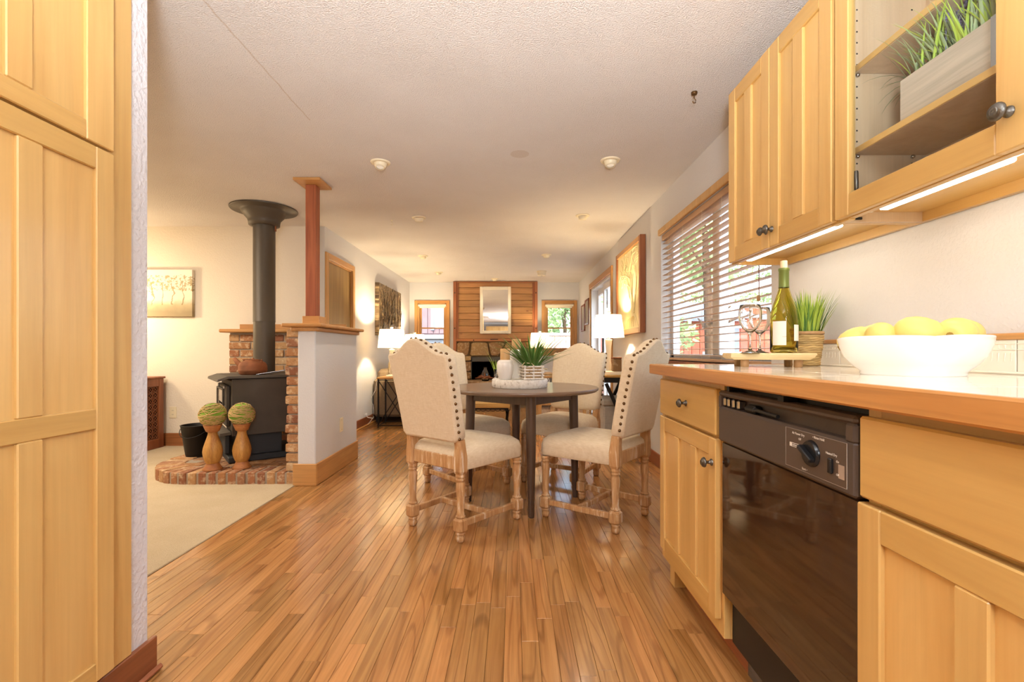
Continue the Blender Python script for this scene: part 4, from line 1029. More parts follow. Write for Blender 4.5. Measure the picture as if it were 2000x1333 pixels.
for k in range(230):
    a = r.uniform(0, 6.28); q = 0.037*math.sqrt(r.random()); b_ = (q*math.cos(a), q*math.sin(a), 0.105)
    (mb if r.random() < 0.72 else mb2).blade(b_, a+r.uniform(-0.5, 0.5), 0.06+0.38*q/0.037*r.random(), r.uniform(0.09, 0.165), r.uniform(0.004, 0.007), r.uniform(0.0, 0.5), 5)
local('grass', mb, M['blade_lime'], bk, 'lime-green blades', True); local('grass', mb2, M['blade_dark'], bk, 'darker green blades', True)

# fruit bowl: rounded-square white bowl
bw_ = thing('fruit_bowl', 'wide white porcelain bowl of pale yellow fruit on the counter', 'bowl', (0.94, 1.125, CT), 0.35)
def sq(a, b, z, e=0.62, n=48):
    out = []
    for i in range(n):
        t = 2*PI*i/n; c, s_ = math.cos(t), math.sin(t)
        out.append((a*math.copysign(abs(c)**e, c), b*math.copysign(abs(s_)**e, s_), z+0.004*(abs(math.cos(2*t))-0.5)*(z/0.1)))
    return out
K = 0.93
lo = [sq(r_*K, r_*K, z_) for r_, z_ in ((0.093, 0.0), (0.0955, 0.003), (0.094, 0.008), (0.112, 0.025), (0.127, 0.045), (0.1345, 0.067), (0.1385, 0.087), (0.1375, 0.0895), (0.135, 0.088), (0.130, 0.067), (0.121, 0.045), (0.10, 0.022), (0.06, 0.010))]
local('bowl_body', MB().loft(lo), M['porcelain'], bw_)
def fruit(label, loc, rz, ry, s=1.0):
    t = thing('yellow_fruit', label, 'fruit', loc, rz, 'pale yellow fruit in the white bowl')
    P_ = [(0.0008, -0.040), (0.006, -0.0385), (0.012, -0.0395), (0.022, -0.035), (0.030, -0.022), (0.0335, -0.005), (0.033, 0.010), (0.028, 0.026), (0.018, 0.037), (0.009, 0.041), (0.0008, 0.042)]
    X = Euler((0, ry, 0)).to_matrix().to_4x4() @ Matrix.Scale(s, 4)
    local('flesh', MB().lathe(P_, 24, X=X), M['fruit'], t)
    local('stem_end', MB().lathe([(0.006, -0.0415), (0.0055, -0.0385), (0.002, -0.037)], 10, X=X), M['stem'], t); return t
bz = CT+0.010
FR = [('pale yellow fruit lying far left in the bowl with its stem end up', (0.857, 1.19, bz+0.071), 2.6, -1.1, 1.0), ('pale yellow fruit second from the left at the front of the bowl', (0.872, 1.13, bz+0.078), 0.9, -1.15, 1.0), ('pale yellow fruit at the back left against the wall side', (0.915, 1.205, bz+0.078), 1.4, 1.4, 1.05),
      ('pale yellow fruit in the middle of the bowl, stem end on its left', (0.921, 1.083, bz+0.087), 2.6, 1.35, 1.12), ('pale yellow fruit peeping out behind the middle one', (0.965, 1.15, bz+0.078), 0.3, 1.3, 1.0), ('pale yellow fruit right of the middle in the bowl', (0.985, 1.06, bz+0.084), 0.6, 1.5, 1.1), ('pale yellow fruit at the right end of the bowl', (1.02, 1.085, bz+0.083), 0.2, 1.5, 1.08)]
for q in FR: fruit(*q)

# ------------------------------------------------------------------ dining set
TBX, TBY, TBZ = 0.06, 3.12, 0.737
tb = thing('dining_table', 'round dark walnut dining table with four tapered legs', 'table', (TBX, TBY, 0), math.radians(7))
local('tabletop', MB().lathe([(0.44, TBZ-0.026), (0.478, TBZ-0.024), (0.49, TBZ-0.014), (0.49, TBZ-0.004), (0.486, TBZ)], 72), M['table_top'], tb)
mb = MB(); q = 0.335; mbs = MB()
for k in range(4):
    X = Euler((0, 0, PI/4+k*PI/2)).to_matrix().to_4x4()
    d = q/math.sqrt(2); local('apron', MB().box(d-0.012, d+0.010, -d+0.01, d-0.01, TBZ-0.088, TBZ-0.0262, 0.002, X=X), M['table_leg'], tb)
for k in range(4):
    a = k*PI/2; c, s_ = math.cos(a), math.sin(a)
    pts = [(0.352*c, 0.352*s_, 0.0), (0.352*c, 0.352*s_, 0.006), (0.346*c, 0.346*s_, 0.40), (0.338*c, 0.338*s_, TBZ-0.0265)]
    local('leg', MB().tube(pts, [0.0165, 0.018, 0.028, 0.031], 20), M['table_leg'], tb)

def turned(x, y, z0, z1):
    """turned shaft between z0 and z1 with rings at both ends"""
    h = z1-z0
    return [(0.020, z0), (0.0255, z0+0.004), (0.0255, z0+0.010), (0.020, z0+0.013), (0.0205, z0+0.018), (0.018, z0+0.03), (0.0205, z0+h*0.45), (0.0245, z0+h*0.70), (0.0225, z1-0.045), (0.0185, z1-0.036), (0.024, z1-0.032), (0.024, z1-0.024), (0.0195, z1-0.021), (0.025, z1-0.016), (0.026, z1-0.008), (0.0235, z1)]
FOOT = [(0.012, 0.0), (0.019, 0.003), (0.0235, 0.016), (0.0235, 0.026), (0.019, 0.036), (0.0245, 0.040), (0.0245, 0.046), (0.021, 0.052)]
def oct_block(mb, x, y, z0, z1, h=0.030, c=0.009):
    def lp(z, e):
        k = h-e; return [(x+a, y+b, z) for a, b in ((-k, -k+c), (-k+c, -k), (k-c, -k), (k, -k+c), (k, k-c), (k-c, k), (-k+c, k), (-k, k-c))]
    return mb.loft([lp(z0, 0.008), lp(z0+0.010, 0), lp(z1-0.010, 0), lp(z1, 0.008)], smooth=False)
def rrect(hx, hy, r, z, taper=0.0, n=5):
    out = []
    for cx_, cy_, a0 in ((1, 1, 0), (-1, 1, PI/2), (-1, -1, PI), (1, -1, 3*PI/2)):
        for i in range(n+1):
            a = a0+PI/2*i/n
            y = cy_*(hy-r)+r*math.sin(a); x = cx_*(hx-r)+r*math.cos(a)
            out.append((x*(1+taper*y/hy), y, z))
    return out
TILT = 0.17
def make_chair(label):
    t = thing('dining_chair', label, 'chair', (0, 0, 0), 0, 'upholstered chairs round the dining table')
    FXL, FYL, BXL, BYL = 0.205, 0.215, 0.185, -0.225
    for sx in (-1, 1):
        mb = MB(); X = TR(sx*FXL, FYL, 0)
        mb.lathe(FOOT, 20, X=X); oct_block(mb, sx*FXL, FYL, 0.052, 0.122)
        mb.lathe(turned(0, 0, 0.122, 0.358), 20, X=X)
        local('leg', mb, M['whitewash'], t)
    for sx in (-1, 1):
        mb = MB(); X = TR(sx*BXL, BYL, 0)
        mb.lathe(FOOT, 20, X=X); oct_block(mb, sx*BXL, BYL, 0.052, 0.122)
        mb.lathe(turned(0, 0, 0.122, 0.345), 20, X=X)
        def sqr(z, h, dy): return [(sx*BXL+a*h, BYL+dy+b*h*1.05, z) for a, b in ((-1, -0.72), (-0.72, -1), (0.72, -1), (1, -0.72), (1, 0.72), (0.72, 1), (-0.72, 1), (-1, 0.72))]
        mb.loft([sqr(0.345, 0.022, 0), sqr(0.360, 0.028, 0), sqr(0.43, 0.028, 0.0), sqr(0.47, 0.024, -0.002), sqr(0.52, 0.022, -0.008)], smooth=False)
        local('leg', mb, M['whitewash'], t)
    local('back_rail', MB().box(-BXL+0.027, BXL-0.027, BYL-0.018, BYL+0.012, 0.362, 0.432, 0.004), M['whitewash'], t)
    for sx in (-1, 1):
        mb = MB(); a = Vector((sx*BXL, BYL+0.028, 0.088)); b = Vector((sx*FXL, FYL-0.028, 0.088)); d = b-a; L = d.length
        X = Matrix.Translation((a+b)/2) @ Euler((0, 0, math.atan2(d.y, d.x))).to_matrix().to_4x4()
        mb.box(-L/2, L/2, -0.011, 0.011, -0.016, 0.016, 0.003, X=X); local('stretcher', mb, M['whitewash'], t)
    local('stretcher', MB().box(-0.186, 0.186, -0.012, 0.012, 0.074, 0.104, 0.003, X=TR(0, 0.0, 0)), M['whitewash'], t)
    lo = [rrect(0.212, 0.235, 0.03, 0.362, 0.06), rrect(0.218, 0.242, 0.04, 0.372, 0.06), rrect(0.219, 0.243, 0.045, 0.425, 0.06), rrect(0.213, 0.238, 0.05, 0.452, 0.06), rrect(0.19, 0.215, 0.06, 0.475, 0.06), rrect(0.14, 0.16, 0.06, 0.490, 0.05), rrect(0.07, 0.08, 0.04, 0.497, 0.03)]
    local('seat', MB().loft([[(x, y+0.006, z) for x, y, z in l] for l in lo]), M['linen'], t)
    # camel-backed upholstered backrest
    def outline(inset, y, bulge=0.0):
        pts = []; zb, zc, zp = 0.508+inset, 0.955-inset*0.7, 1.034-inset
        xb, xc = 0.207-inset, 0.226-inset
        pts.append((-xb+0.02, y, zb)); nb = 5
        for i in range(1, nb): pts.append((-xb+0.02+(2*xb-0.04)*i/nb, y, zb))
        pts.append((xb-0.02, y, zb)); pts.append((xb, y, zb+0.02))
        for i in range(1, 7): pts.append((xb+(xc-xb)*i/7, y, zb+0.02+(zc-0.012-zb-0.02)*i/7))
        pts.append((xc, y, zc-0.014)); pts.append((xc-0.012, y, zc))
        nt_ = 18
        for i in range(1, nt_):
            x = (xc-0.012)*(1-2*i/nt_); k = abs(x)/(xc-0.03); k = min(1, k)
            pts.append((x, y, zc+(zp-zc)*(0.5+0.5*math.cos(PI*k))))
        pts.append((-xc+0.012, y, zc)); pts.append((-xc, y, zc-0.014))
        for i in range(6, 0, -1): pts.append((-(xb+(xc-xb)*i/7), y, zb+0.02+(zc-0.012-zb-0.02)*i/7))
        pts.append((-xb, y, zb+0.02))
        return pts
    def tilt(p): return (p[0], p[1]+BYL-0.008-(p[2]-0.5)*TILT-0.10*(max(0, p[2]-0.5))**2, p[2])
    th = 0.080
    ys = [(0.012, -th*0.5+0.000), (0.003, -th*0.5+0.004), (0.0, -th*0.5+0.010), (0.0, th*0.5-0.022), (0.006, th*0.5-0.008), (0.022, th*0.5), (0.07, th*0.5+0.008), (0.13, th*0.5+0.010)]
    local('backrest', MB().loft([[tilt(q) for q in outline(i_, y)] for i_, y in ys]), M['linen'], t)
    # nail heads along sides and top, near the back edge
    mb = MB(); base = outline(0.0, -th*0.5+0.022); per = [Vector(q) for q in base]
    s0 = [i for i in range(len(per)) if abs(per[i].x-(0.207)) < 1e-4 and per[i].z < 0.54][0]
    chain = per[s0:]; acc = 0.006; nxt = 0.0; L = 0
    for a, b in zip(chain[:-1], chain[1:]):
        d = b-a; l = d.length
        while nxt <= L+l:
            q = a+d*((nxt-L)/l); nrm = Vector((d.z, 0, -d.x)).normalized()
            mb.ball(tilt(q+nrm*0.0005), 0.0085, 10, 6, sx=1.0, sy=1.0, sz=1.0); nxt += 0.0362
        L += l
    local('nailhead', mb, M['brass'], t, 'dark brass nail heads', True)
    return t
def place(o, x, y, dx, dy, label):
    o.location = (x, y, 0); o.rotation_euler.z = math.atan2(dy, dx)-PI/2; o['label'] = label; return o
ch = make_chair('x')
c2, c3, c4 = copy_tree(ch), copy_tree(ch), copy_tree(ch)
place(ch, -0.275, 2.71, 0.62, 0.785, 'beige upholstered dining chair showing its back, nearest the half wall')
place(c2, 0.4845, 2.816, -0.775, 0.632, 'beige upholstered dining chair showing its back, nearest the kitchen counter')
place(c3, -0.344, 3.49, 0.707, -0.707, 'beige dining chair mostly hidden behind another, on the lamp and sofa side')
place(c4, 0.366, 3.61, -0.527, -0.85, 'beige dining chair facing the camera from across the table')

# centrepiece
tr = thing('bark_tray', 'round birch-bark slab used as a tray on the dining table', 'tray', (0.040, 3.07, TBZ+0.0005))
local('slab', MB().lathe([(0.172, 0.0), (0.178, 0.006), (0.180, 0.03), (0.178, 0.050), (0.174, 0.054)], 56), M['bark_white'], tr)
TZ = TBZ+0.055
vz = thing('round_vase', 'squat white ceramic vase with a wooden collar on the bark tray', 'vase', (-0.053, 2.985, TZ))
local('vase_body', MB().lathe([(0.034, 0), (0.040, 0.004), (0.051, 0.05), (0.0535, 0.085), (0.050, 0.108), (0.040, 0.120), (0.031, 0.123)], 36), M['ceramic'], vz)
local('collar', MB().lathe([(0.0300, 0.1231), (0.0305, 0.126), (0.0305, 0.19), (0.028, 0.192)], 32), M['natural'], vz)
vz = thing('tall_vase', 'taller white ceramic vase with a wooden collar behind the squat one', 'vase', (0.018, 3.14, TZ))
local('vase_body', MB().lathe([(0.040, 0), (0.044, 0.004), (0.052, 0.09), (0.052, 0.14), (0.046, 0.172), (0.033, 0.186), (0.030, 0.188)], 36), M['ceramic'], vz)
local('collar', MB().lathe([(0.029, 0.1881), (0.0295, 0.19), (0.0295, 0.255), (0.027, 0.257)], 32), M['natural'], vz)
cr = thing('slatted_planter', 'spiky green grass in a whitewashed slatted crate on the bark tray', 'plant', (0.112, 3.0, TZ), 0.22)
hx, hz = 0.066, 0.082
for k in range(5):
    z = 0.002+k*0.0185; mb = MB()
    mb.box(-hx, hx, -hx, -hx+0.008, z, z+0.010, 0.001); mb.box(-hx, hx, hx-0.008, hx, z, z+0.010, 0.001); mb.box(-hx, -hx+0.008, -hx+0.008, hx-0.008, z, z+0.010, 0.001); mb.box(hx-0.008, hx, -hx+0.008, hx-0.008, z, z+0.010, 0.001)
    local('slat', mb, M['bark_white'], cr)
mb = MB()
for a in (-1, 0, 1):
    for b in (-1, 0, 1):
        if a or b: mb.box(a*(hx-0.011)-0.005, a*(hx-0.011)+0.005, b*(hx-0.011)-0.005, b*(hx-0.011)+0.005, 0.0, 0.088, 0.001)
local('corner_post', mb, M['bark_white'], cr)
local('liner', MB().box(-hx+0.016, hx-0.016, -hx+0.016, hx-0.016, 0.002, 0.08), M['natural'], cr)
mb = MB()
mb.tube([(-hx, -0.02, 0.085), (-hx+0.01, -0.045, 0.105), (-0.01, -0.055, 0.10), (0.0, -hx, 0.086)], 0.003, 6); mb.tube([(hx+0.001, -0.02, 0.07), (hx+0.03, -0.02, 0.066), (hx+0.04, 0.0, 0.06), (hx+0.001, 0.02, 0.068)], 0.003, 6)
local('rope_handle', mb, M['cork'], cr)
r = random.Random(31); mb = MB()
for k in range(95):
    a = r.uniform(0, 6.28); q = 0.045*math.sqrt(r.random())
    mb.blade((q*math.cos(a), q*math.sin(a), 0.075), a+r.uniform(-0.4, 0.4), 0.10+1.0*q/0.045*r.uniform(0.5, 1), r.uniform(0.16, 0.30), r.uniform(0.010, 0.016), r.uniform(0.2, 1.0), 7)
local('grass', mb, M['blade_dark'], cr, stuff=True)
sg = thing('grass_tumbler', 'short green grass in a small clear tumbler at the tray edge', 'plant', (-0.108, 3.10, TZ))
local('tumbler', MB().lathe([(0.0005, 0), (0.018, 0), (0.0185, 0.003), (0.021, 0.06), (0.0195, 0.0605), (0.017, 0.006), (0.0005, 0.005)], 24, cap0=False, cap1=False), M['glass'], sg)
mb = MB()
for k in range(20):
    a = r.uniform(0, 6.28); mb.blade((0.008*math.cos(a), 0.008*math.sin(a), 0.012), a, r.uniform(0.05, 0.3), r.uniform(0.08, 0.13), 0.008, r.uniform(0.1, 0.5), 5)
mb.blade((-0.004, 0, 0.02), PI*0.95, 0.22, 0.20, 0.009, 0.5, 7); mb.blade((-0.006, 0.004, 0.02), PI*0.98, 0.30, 0.15, 0.009, 0.4, 7)
local('grass', mb, M['blade_lime'], sg, stuff=True)

# ------------------------------------------------------------------ stove corner
sv = thing('wood_stove', 'black cast wood stove standing on the brick hearth', 'stove', (-2.19, 3.70, 0.09), math.radians(38)); sv.scale = (1, 1, 1.06)
# own axes: +x along the big side that faces the dining room, +y to the back, front with the door looks along -x
W_, D_ = 0.56, 0.60
local('base_plate', MB().box(-0.02, W_-0.05, 0.02, D_-0.03, 0.0, 0.045, 0.006), M['stove_dark'], sv)
local('pedestal', MB().box(0.03, 0.37, 0.05, D_-0.06, 0.045, 0.235, 0.004), M['stove_dark'], sv)
local('body', MB().box(0, W_, 0, D_, 0.235, 0.615, 0.008), M['stove'], sv)
local('side_shield', MB().box(0.0, W_, -0.016, -0.001, 0.205, 0.622, 0.003), M['stove'], sv)
tp = [(-0.10, 0.0), (W_+0.02, 0.0), (W_+0.02, D_+0.02), (-0.10, D_+0.02)]
mb = MB(); X_ = lambda o, z, e: [(-0.10+e, -0.035+e, z-0.0), (-0.03, -0.035+e, z), (W_+0.02-e, -0.035+e, z), (W_+0.02-e, D_+0.035-e, z), (-0.03, D_+0.035-e, z), (-0.10+e, D_+0.035-e, z)]
bot = X_(0, 0.628, 0); top = X_(0, 0.645, 0.004)
for l, dz in ((bot, -0.022), (top, -0.022)):
    l[0] = (l[0][0], l[0][1], l[0][2]+dz); l[5] = (l[5][0], l[5][1], l[5][2]+dz)
mb.loft([bot, top], smooth=False); local('top_plate', mb, M['stove'], sv)
local('lip_gap', MB().box(0.03, W_-0.02, -0.004, 0.02, 0.614, 0.629), M['iron'], sv)
dr = local('door', MB().box(-0.035, -0.001, 0.05, D_-0.05, 0.27, 0.575, 0.008), M['stove'], sv)
mb = MB(); mb.box(-0.041, -0.034, 0.13, D_-0.13, 0.315, 0.535); local('door_glass', mb, plain('sooty_glass', '#8A7868', 0.12, coat=0.4), dr, 'sooty glass in the stove door')
mb = MB(); mb.box(-0.05, -0.034, 0.115, 0.13, 0.30, 0.55, 0.003); mb.box(-0.05, -0.034, D_-0.13, D_-0.115, 0.30, 0.55, 0.003); mb.box(-0.05, -0.034, 0.13, D_-0.13, 0.30, 0.315, 0.003); mb.box(-0.05, -0.034, 0.13, D_-0.13, 0.535, 0.55, 0.003); local('glass_frame', mb, M['stove'], dr)
mb = MB(); pts = [(-0.035, 0.08, 0.42)]
for i in range(60): pts.append((-0.055-i*0.0016, 0.08+0.011*math.cos(i*1.05), 0.42-i*0.0011+0.011*math.sin(i*1.05)))
mb.tube(pts, 0.0028, 5); local('spring_handle', mb, M['steel'], dr)
mb = MB(); mb.tube([(-0.04, 0.10, 0.40), (-0.07, 0.12, 0.44), (-0.065, 0.17, 0.455), (-0.04, 0.21, 0.43)], 0.005, 6); local('door_latch', mb, M['iron'], dr)
mb = MB(); mb.box(-0.045, -0.034, 0.08, 0.11, 0.55, 0.572, 0.003); mb.box(-0.045, -0.034, 0.42, 0.45, 0.55, 0.572, 0.003); local('door_hinge', mb, M['steel'], dr)
mb = MB().loft([[(-0.005, 0.0, 0.215), (-0.005, D_, 0.215), (-0.005, D_, 0.235), (-0.005, 0.0, 0.235)], [(-0.075, 0.03, 0.205), (-0.075, D_-0.03, 0.205), (-0.075, D_-0.03, 0.225), (-0.075, 0.03, 0.225)]], smooth=False); local('ash_lip', mb, M['stove'], sv)
mb = MB(); mb.box(-0.035, 0.0, 0.1, D_-0.1, 0.06, 0.2, 0.006); local('ash_drawer', mb, M['stove_dark'], sv)
pp = thing('stove_pipe', 'dark stovepipe rising from the stove to a flared ceiling collar', 'pipe', (-2.23, 4.26, 0.774))
zp = CEIL-0.774
local('lower_pipe', MB().lathe([(0.088, 0.001), (0.088, 0.46)], 36, cap0=False, cap1=False), M['pipe'], pp)
local('upper_pipe', MB().lathe([(0.091, 0.455), (0.0915, 0.458), (0.0905, 0.46), (0.0905, zp-0.11)], 36, cap0=False, cap1=False), M['pipe'], pp)
local('ceiling_collar', MB().lathe([(0.093, zp-0.155), (0.126, zp-0.15), (0.130, zp-0.120), (0.135, zp-0.10), (0.165, zp-0.065), (0.188, zp-0.03), (0.192, zp-0.018), (0.272, zp-0.016), (0.276, zp-0.010), (0.276, zp-0.002)], 48, cap0=False), M['pipe'], pp)
local('collar_strap', MB().box(0.098, 0.106, -0.008, 0.008, zp-0.20, zp-0.15), M['rust'], pp)
# kettle
kt = thing('iron_kettle', 'rusty cast-iron kettle on top of the wood stove', 'kettle', (-2.17, 3.965, 0.775), -0.25)
local('kettle_body', MB().lathe([(0.090, 0), (0.101, 0.008), (0.108, 0.030), (0.110, 0.036), (0.108, 0.040), (0.107, 0.07), (0.098, 0.094), (0.080, 0.106), (0.068, 0.109), (0.066, 0.112)], 36), M['rust'], kt)
local('lid', MB().lathe([(0.066, 0.112), (0.060, 0.119), (0.02, 0.121), (0.008, 0.123), (0.010, 0.132), (0.004, 0.136)], 24), M['rust'], kt)
def oval(c, rx, rz_, ax):
    c = Vector(c); ax = Vector(ax).normalized(); s1 = Vector((0, 1, 0)); s2 = ax.cross(s1).normalized()
    return [tuple(c+s1*rx*math.cos(2*PI*i/14)+s2*rz_*math.sin(2*PI*i/14)) for i in range(14)]
mb = MB().loft([oval((-0.06, 0, 0.045), 0.034, 0.048, (-1, 0, 0.8)), oval((-0.105, 0, 0.062), 0.026, 0.034, (-1, 0, 0.9)), oval((-0.150, 0, 0.095), 0.019, 0.022, (-0.7, 0, 1)), oval((-0.188, 0, 0.132), 0.014, 0.016, (-0.8, 0, 0.8)), oval((-0.184, 0, 0.133), 0.009, 0.010, (-0.8, 0, 0.8))]); local('spout', mb, M['rust'], kt)
mb = MB(); mb.tube([(-0.085, 0, 0.100), (-0.088, 0, 0.118), (-0.07, -0.035, 0.124), (0.0, -0.062, 0.126), (0.07, -0.035, 0.124), (0.088, 0, 0.118), (0.085, 0, 0.100)], 0.004, 7); mb.tube([(-0.09, -0.012, 0.098), (-0.086, 0, 0.121), (-0.08, 0.012, 0.098)], 0.006, 6); mb.tube([(0.09, -0.012, 0.098), (0.086, 0, 0.121), (0.08, 0.012, 0.098)], 0.006, 6); local('bail_handle', mb, M['rust'], kt)
tg = thing('fire_tongs', 'thin steel fire tongs leaning across the stove top', 'tongs', (-2.02, 4.0, 0.775))
mb = MB(); mb.tube([(-2.09, 3.87, 0.780), (-1.90, 3.965, 0.812), (-1.70, 4.05, 0.845)], 0.004, 6); part('arm', mb, M['steel'], tg)
mb = MB(); mb.tube([(-2.08, 3.875, 0.780), (-1.90, 3.99, 0.806), (-1.70, 4.09, 0.835)], 0.004, 6); part('arm', mb, M['steel'], tg)
ds = thing('iron_trivet', 'dark cast-iron dish behind the tongs on the stove', 'dish', (-1.86, 4.30, 0.775))
local('bowl', MB().lathe([(0.05, 0), (0.09, 0.03), (0.10, 0.055), (0.094, 0.056), (0.08, 0.03), (0.04, 0.008)], 28), M['iron'], ds)
# moss balls on turned stands
def moss_stand(label_s, label_b, x, y, s, seed):
    t = thing('candle_stand', label_s, 'candle stand', (x, y, 0.0905), 0, 'turned stands on the hearth')
    k = s
    local('base', MB().lathe([(0.064*k, 0), (0.066*k, 0.006), (0.060*k, 0.016), (0.048*k, 0.035), (0.042*k, 0.05)], 32), M['terracotta'], t, 'smooth orange-brown foot')
    local('stem', MB().lathe([(0.042*k, 0.0501), (0.050*k, 0.062), (0.062*k, 0.10), (0.066*k, 0.135), (0.062*k, 0.165), (0.050*k, 0.205), (0.038*k, 0.240), (0.031*k, 0.265), (0.032*k, 0.278)], 32), M['turned'], t, 'streaked bamboo-like stem')
    local('cup', MB().lathe([(0.032*k, 0.2781), (0.044*k, 0.285), (0.050*k, 0.30), (0.060*k, 0.325), (0.063*k, 0.335), (0.058*k, 0.336), (0.040*k, 0.318), (0.01, 0.31)], 32), M['terracotta'], t, 'smooth orange-brown cup')
    r = random.Random(seed); R = 0.092*k
    b = thing('moss_ball', label_b, 'ball', (x, y, 0.0905+0.326+R*0.86), 0, 'moss balls on the stands')
    mb = MB().ball((0, 0, 0), R*0.97, 32, 20, sz=0.94)
    mb.v = [tuple(Vector(q)*(1+r.uniform(-0.03, 0.03))) for q in mb.v]; local('moss', mb, M['moss'], b)
    mb = MB()
    for i in range(34):
        ax = Euler((r.gauss(0, 0.30), r.gauss(0, 0.30), 0)).to_matrix(); h = r.uniform(-0.85, 0.85)*R; q = math.sqrt(max(0, R*R-h*h))
        pts = [ax @ Vector((q*math.cos(a), q*math.sin(a), h*0.95+0.002*math.sin(3*a+i))) for a in [2*PI*j/26 for j in range(27)]]
        mb.tube([tuple(p) for p in pts], 0.0022, 4, cap=False)
    local('twine_wrap', mb, M['twine'], b)
moss_stand('turned wooden stand at the front left of the hearth', 'twine-wrapped moss ball on the stand standing further from the stove', -2.23, 3.53, 1.0, 1)
moss_stand('turned wooden stand beside the near corner of the stove', 'twine-wrapped moss ball on the stand beside the stove corner', -2.045, 3.585, 0.97, 2)
pb = thing('ash_bucket', 'black metal bucket standing behind the turned stands', 'bucket', (-2.665, 4.0, 0.0905))
local('bucket_wall', MB().lathe([(0.072, 0), (0.075, 0.004), (0.079, 0.02), (0.112, 0.255), (0.117, 0.26), (0.112, 0.262), (0.107, 0.255), (0.075, 0.02), (0.02, 0.015)], 36), M['iron'], pb)
local('bail', MB().tube([(0.115, 0, 0.245)]+[(0.119*math.cos(a), -0.119*math.sin(a)*0.95, 0.245-0.08*math.sin(a)) for a in [PI*i/12 for i in range(1, 12)]]+[(-0.115, 0, 0.245)], 0.003, 6), M['iron'], pb)
# den cabinet with a fretwork front
dc = thing('fretwork_cabinet', 'reddish wooden cabinet with a carved fretwork front at the left', 'cabinet', (-3.7, 4.65, 0.006))
part('cabinet_body', MB().box(-3.95, -3.545, 4.22, 4.80, 0.006, 0.695, 0.004), M['cab_dark'], dc)
part('cabinet_top', MB().box(-3.97, -3.515, 4.20, 4.815, 0.695, 0.715, 0.005), M['cab_dark'], dc)
mb = MB(); xa, xb = -3.545, -3.525
mb.box(xa, xb, 4.22, 4.30, 0.006, 0.695, 0.003); mb.box(xa, xb, 4.735, 4.80, 0.006, 0.695, 0.003); mb.box(xa, xb, 4.30, 4.735, 0.006, 0.10, 0.003); mb.box(xa, xb, 4.30, 4.735, 0.62, 0.695, 0.003); part('front_frame', mb, M['cab_dark'], dc)
mb = MB()
for i in range(7):
    for j in range(9):
        cy, cz = 4.33+i*0.062, 0.13+j*0.0575
        mb.tube([(xa+0.006, cy+0.028*math.cos(a), cz+0.026*math.sin(a)) for a in [2*PI*k/12 for k in range(13)]], 0.0055, 4, cap=False)
        mb.tube([(xa+0.006, cy-0.031, cz-0.029), (xa+0.006, cy+0.031, cz+0.029)], 0.004, 4); mb.tube([(xa+0.006, cy+0.031, cz-0.029), (xa+0.006, cy-0.031, cz+0.029)], 0.004, 4)
part('fretwork', mb, M['cab_dark'], dc)
part('fretwork_backing', MB().box(xa-0.001, xa+0.001, 4.30, 4.735, 0.10, 0.62), M['iron'], dc)
# canvas on the hearth wall
cv = thing('birch_canvas', 'canvas print of pale autumn trees on the hearth wall', 'painting', (-3.60, YH-0.02, 1.317))
local('canvas', MB().box(-0.42, 0.355, -0.02, 0.018, 0.0, 0.477, 0.003), M['birch_art'], cv)
local('stretcher_frame', MB().box(-0.40, 0.335, 0.0181, 0.0195, 0.02, 0.457), M['natural'], cv)
def outlet(label, loc, rz, holes=True):
    t = thing('wall_outlet', label, 'outlet', loc, rz)
    local('cover_plate', MB().box(-0.036, 0.036, -0.006, -0.0005, -0.058, 0.058, 0.003), M['ivory'], t)
    if holes:
        mb = MB()
        for z in (-0.02, 0.02): mb.box(-0.006, -0.004, -0.0066, -0.0058, z-0.005, z+0.005); mb.box(0.004, 0.006, -0.0066, -0.0058, z-0.005, z+0.005)
        local('socket_slot', mb, M['iron'], t)
    else: local('screw', MB().ball((0, -0.006, 0.04), 0.003, 8, 6).ball((0, -0.006, -0.04), 0.003, 8, 6), M['steel'], t)
x, y, z = at(338, 806, YH); outlet('ivory wall outlet on the hearth wall above the baseboard', (x, YH, z), 0)
outlet('ivory blank plate low on the grey half wall', (PX1, 1.427*F/337, 0.97-144*1.427/337), PI/2, False)

# ------------------------------------------------------------------ living room
# chimney breast: pine panelling over a stone fireplace
CB = 8.58
cb = struct('wall_chimney', MB().box(-1.085, 0.43, CB+0.10, YF, 0, CEIL), M['mortar_dark'], 'chimney breast core')
pnl = thing('pine_panelling', 'knotty pine boarding above the stone fireplace', 'panelling', (-0.33, CB+0.1, 1.147))
zb = 1.19; r = random.Random(4)
for k in range(9):
    z = zb+k*0.1165
    part('board', MB().box(-1.02, 0.365, CB+0.062, CB+0.10, z+0.0025, min(z+0.114, CEIL-0.03), 0.004), M['pine_x'], pnl, origin=(-0.33+k*0.07, CB, z))
for a, b in ((-1.09, -1.03), (0.375, 0.435)): part('side_post', MB().box(a, b, CB+0.02, CB+0.10, 0.45, CEIL-0.012, 0.004), M['pine_dark'], pnl)
for a, b in ((-1.03, -1.0), (0.345, 0.375)): part('inner_strip', MB().box(a, b, CB+0.045, CB+0.10, 1.19, CEIL-0.03, 0.003), M['pine_dark'], pnl)
part('ledge', MB().box(-1.03, 0.375, CB+0.012, CB+0.10, 1.143, 1.19, 0.004), M['pine_dark_x'], pnl)
part('top_rail', MB().box(-1.03, 0.375, CB+0.04, CB+0.10, CEIL-0.03, CEIL-0.008, 0.003), M['pine_dark_x'], pnl)
mb = MB()
for x, z in ((-1.06, 2.02), (-1.06, 1.38), (0.405, 2.02), (0.405, 1.38), (-0.72, 1.165), (0.02, 1.165)): mb.lathe([(0.011, 0), (0.011, 0.006)], 10, X=TR(x, CB+0.02 if abs(x) > 0.38 and x != -0.72 else CB+0.013, z, 0, PI/2))
part('bolt_plug', mb, M['iron'], pnl)
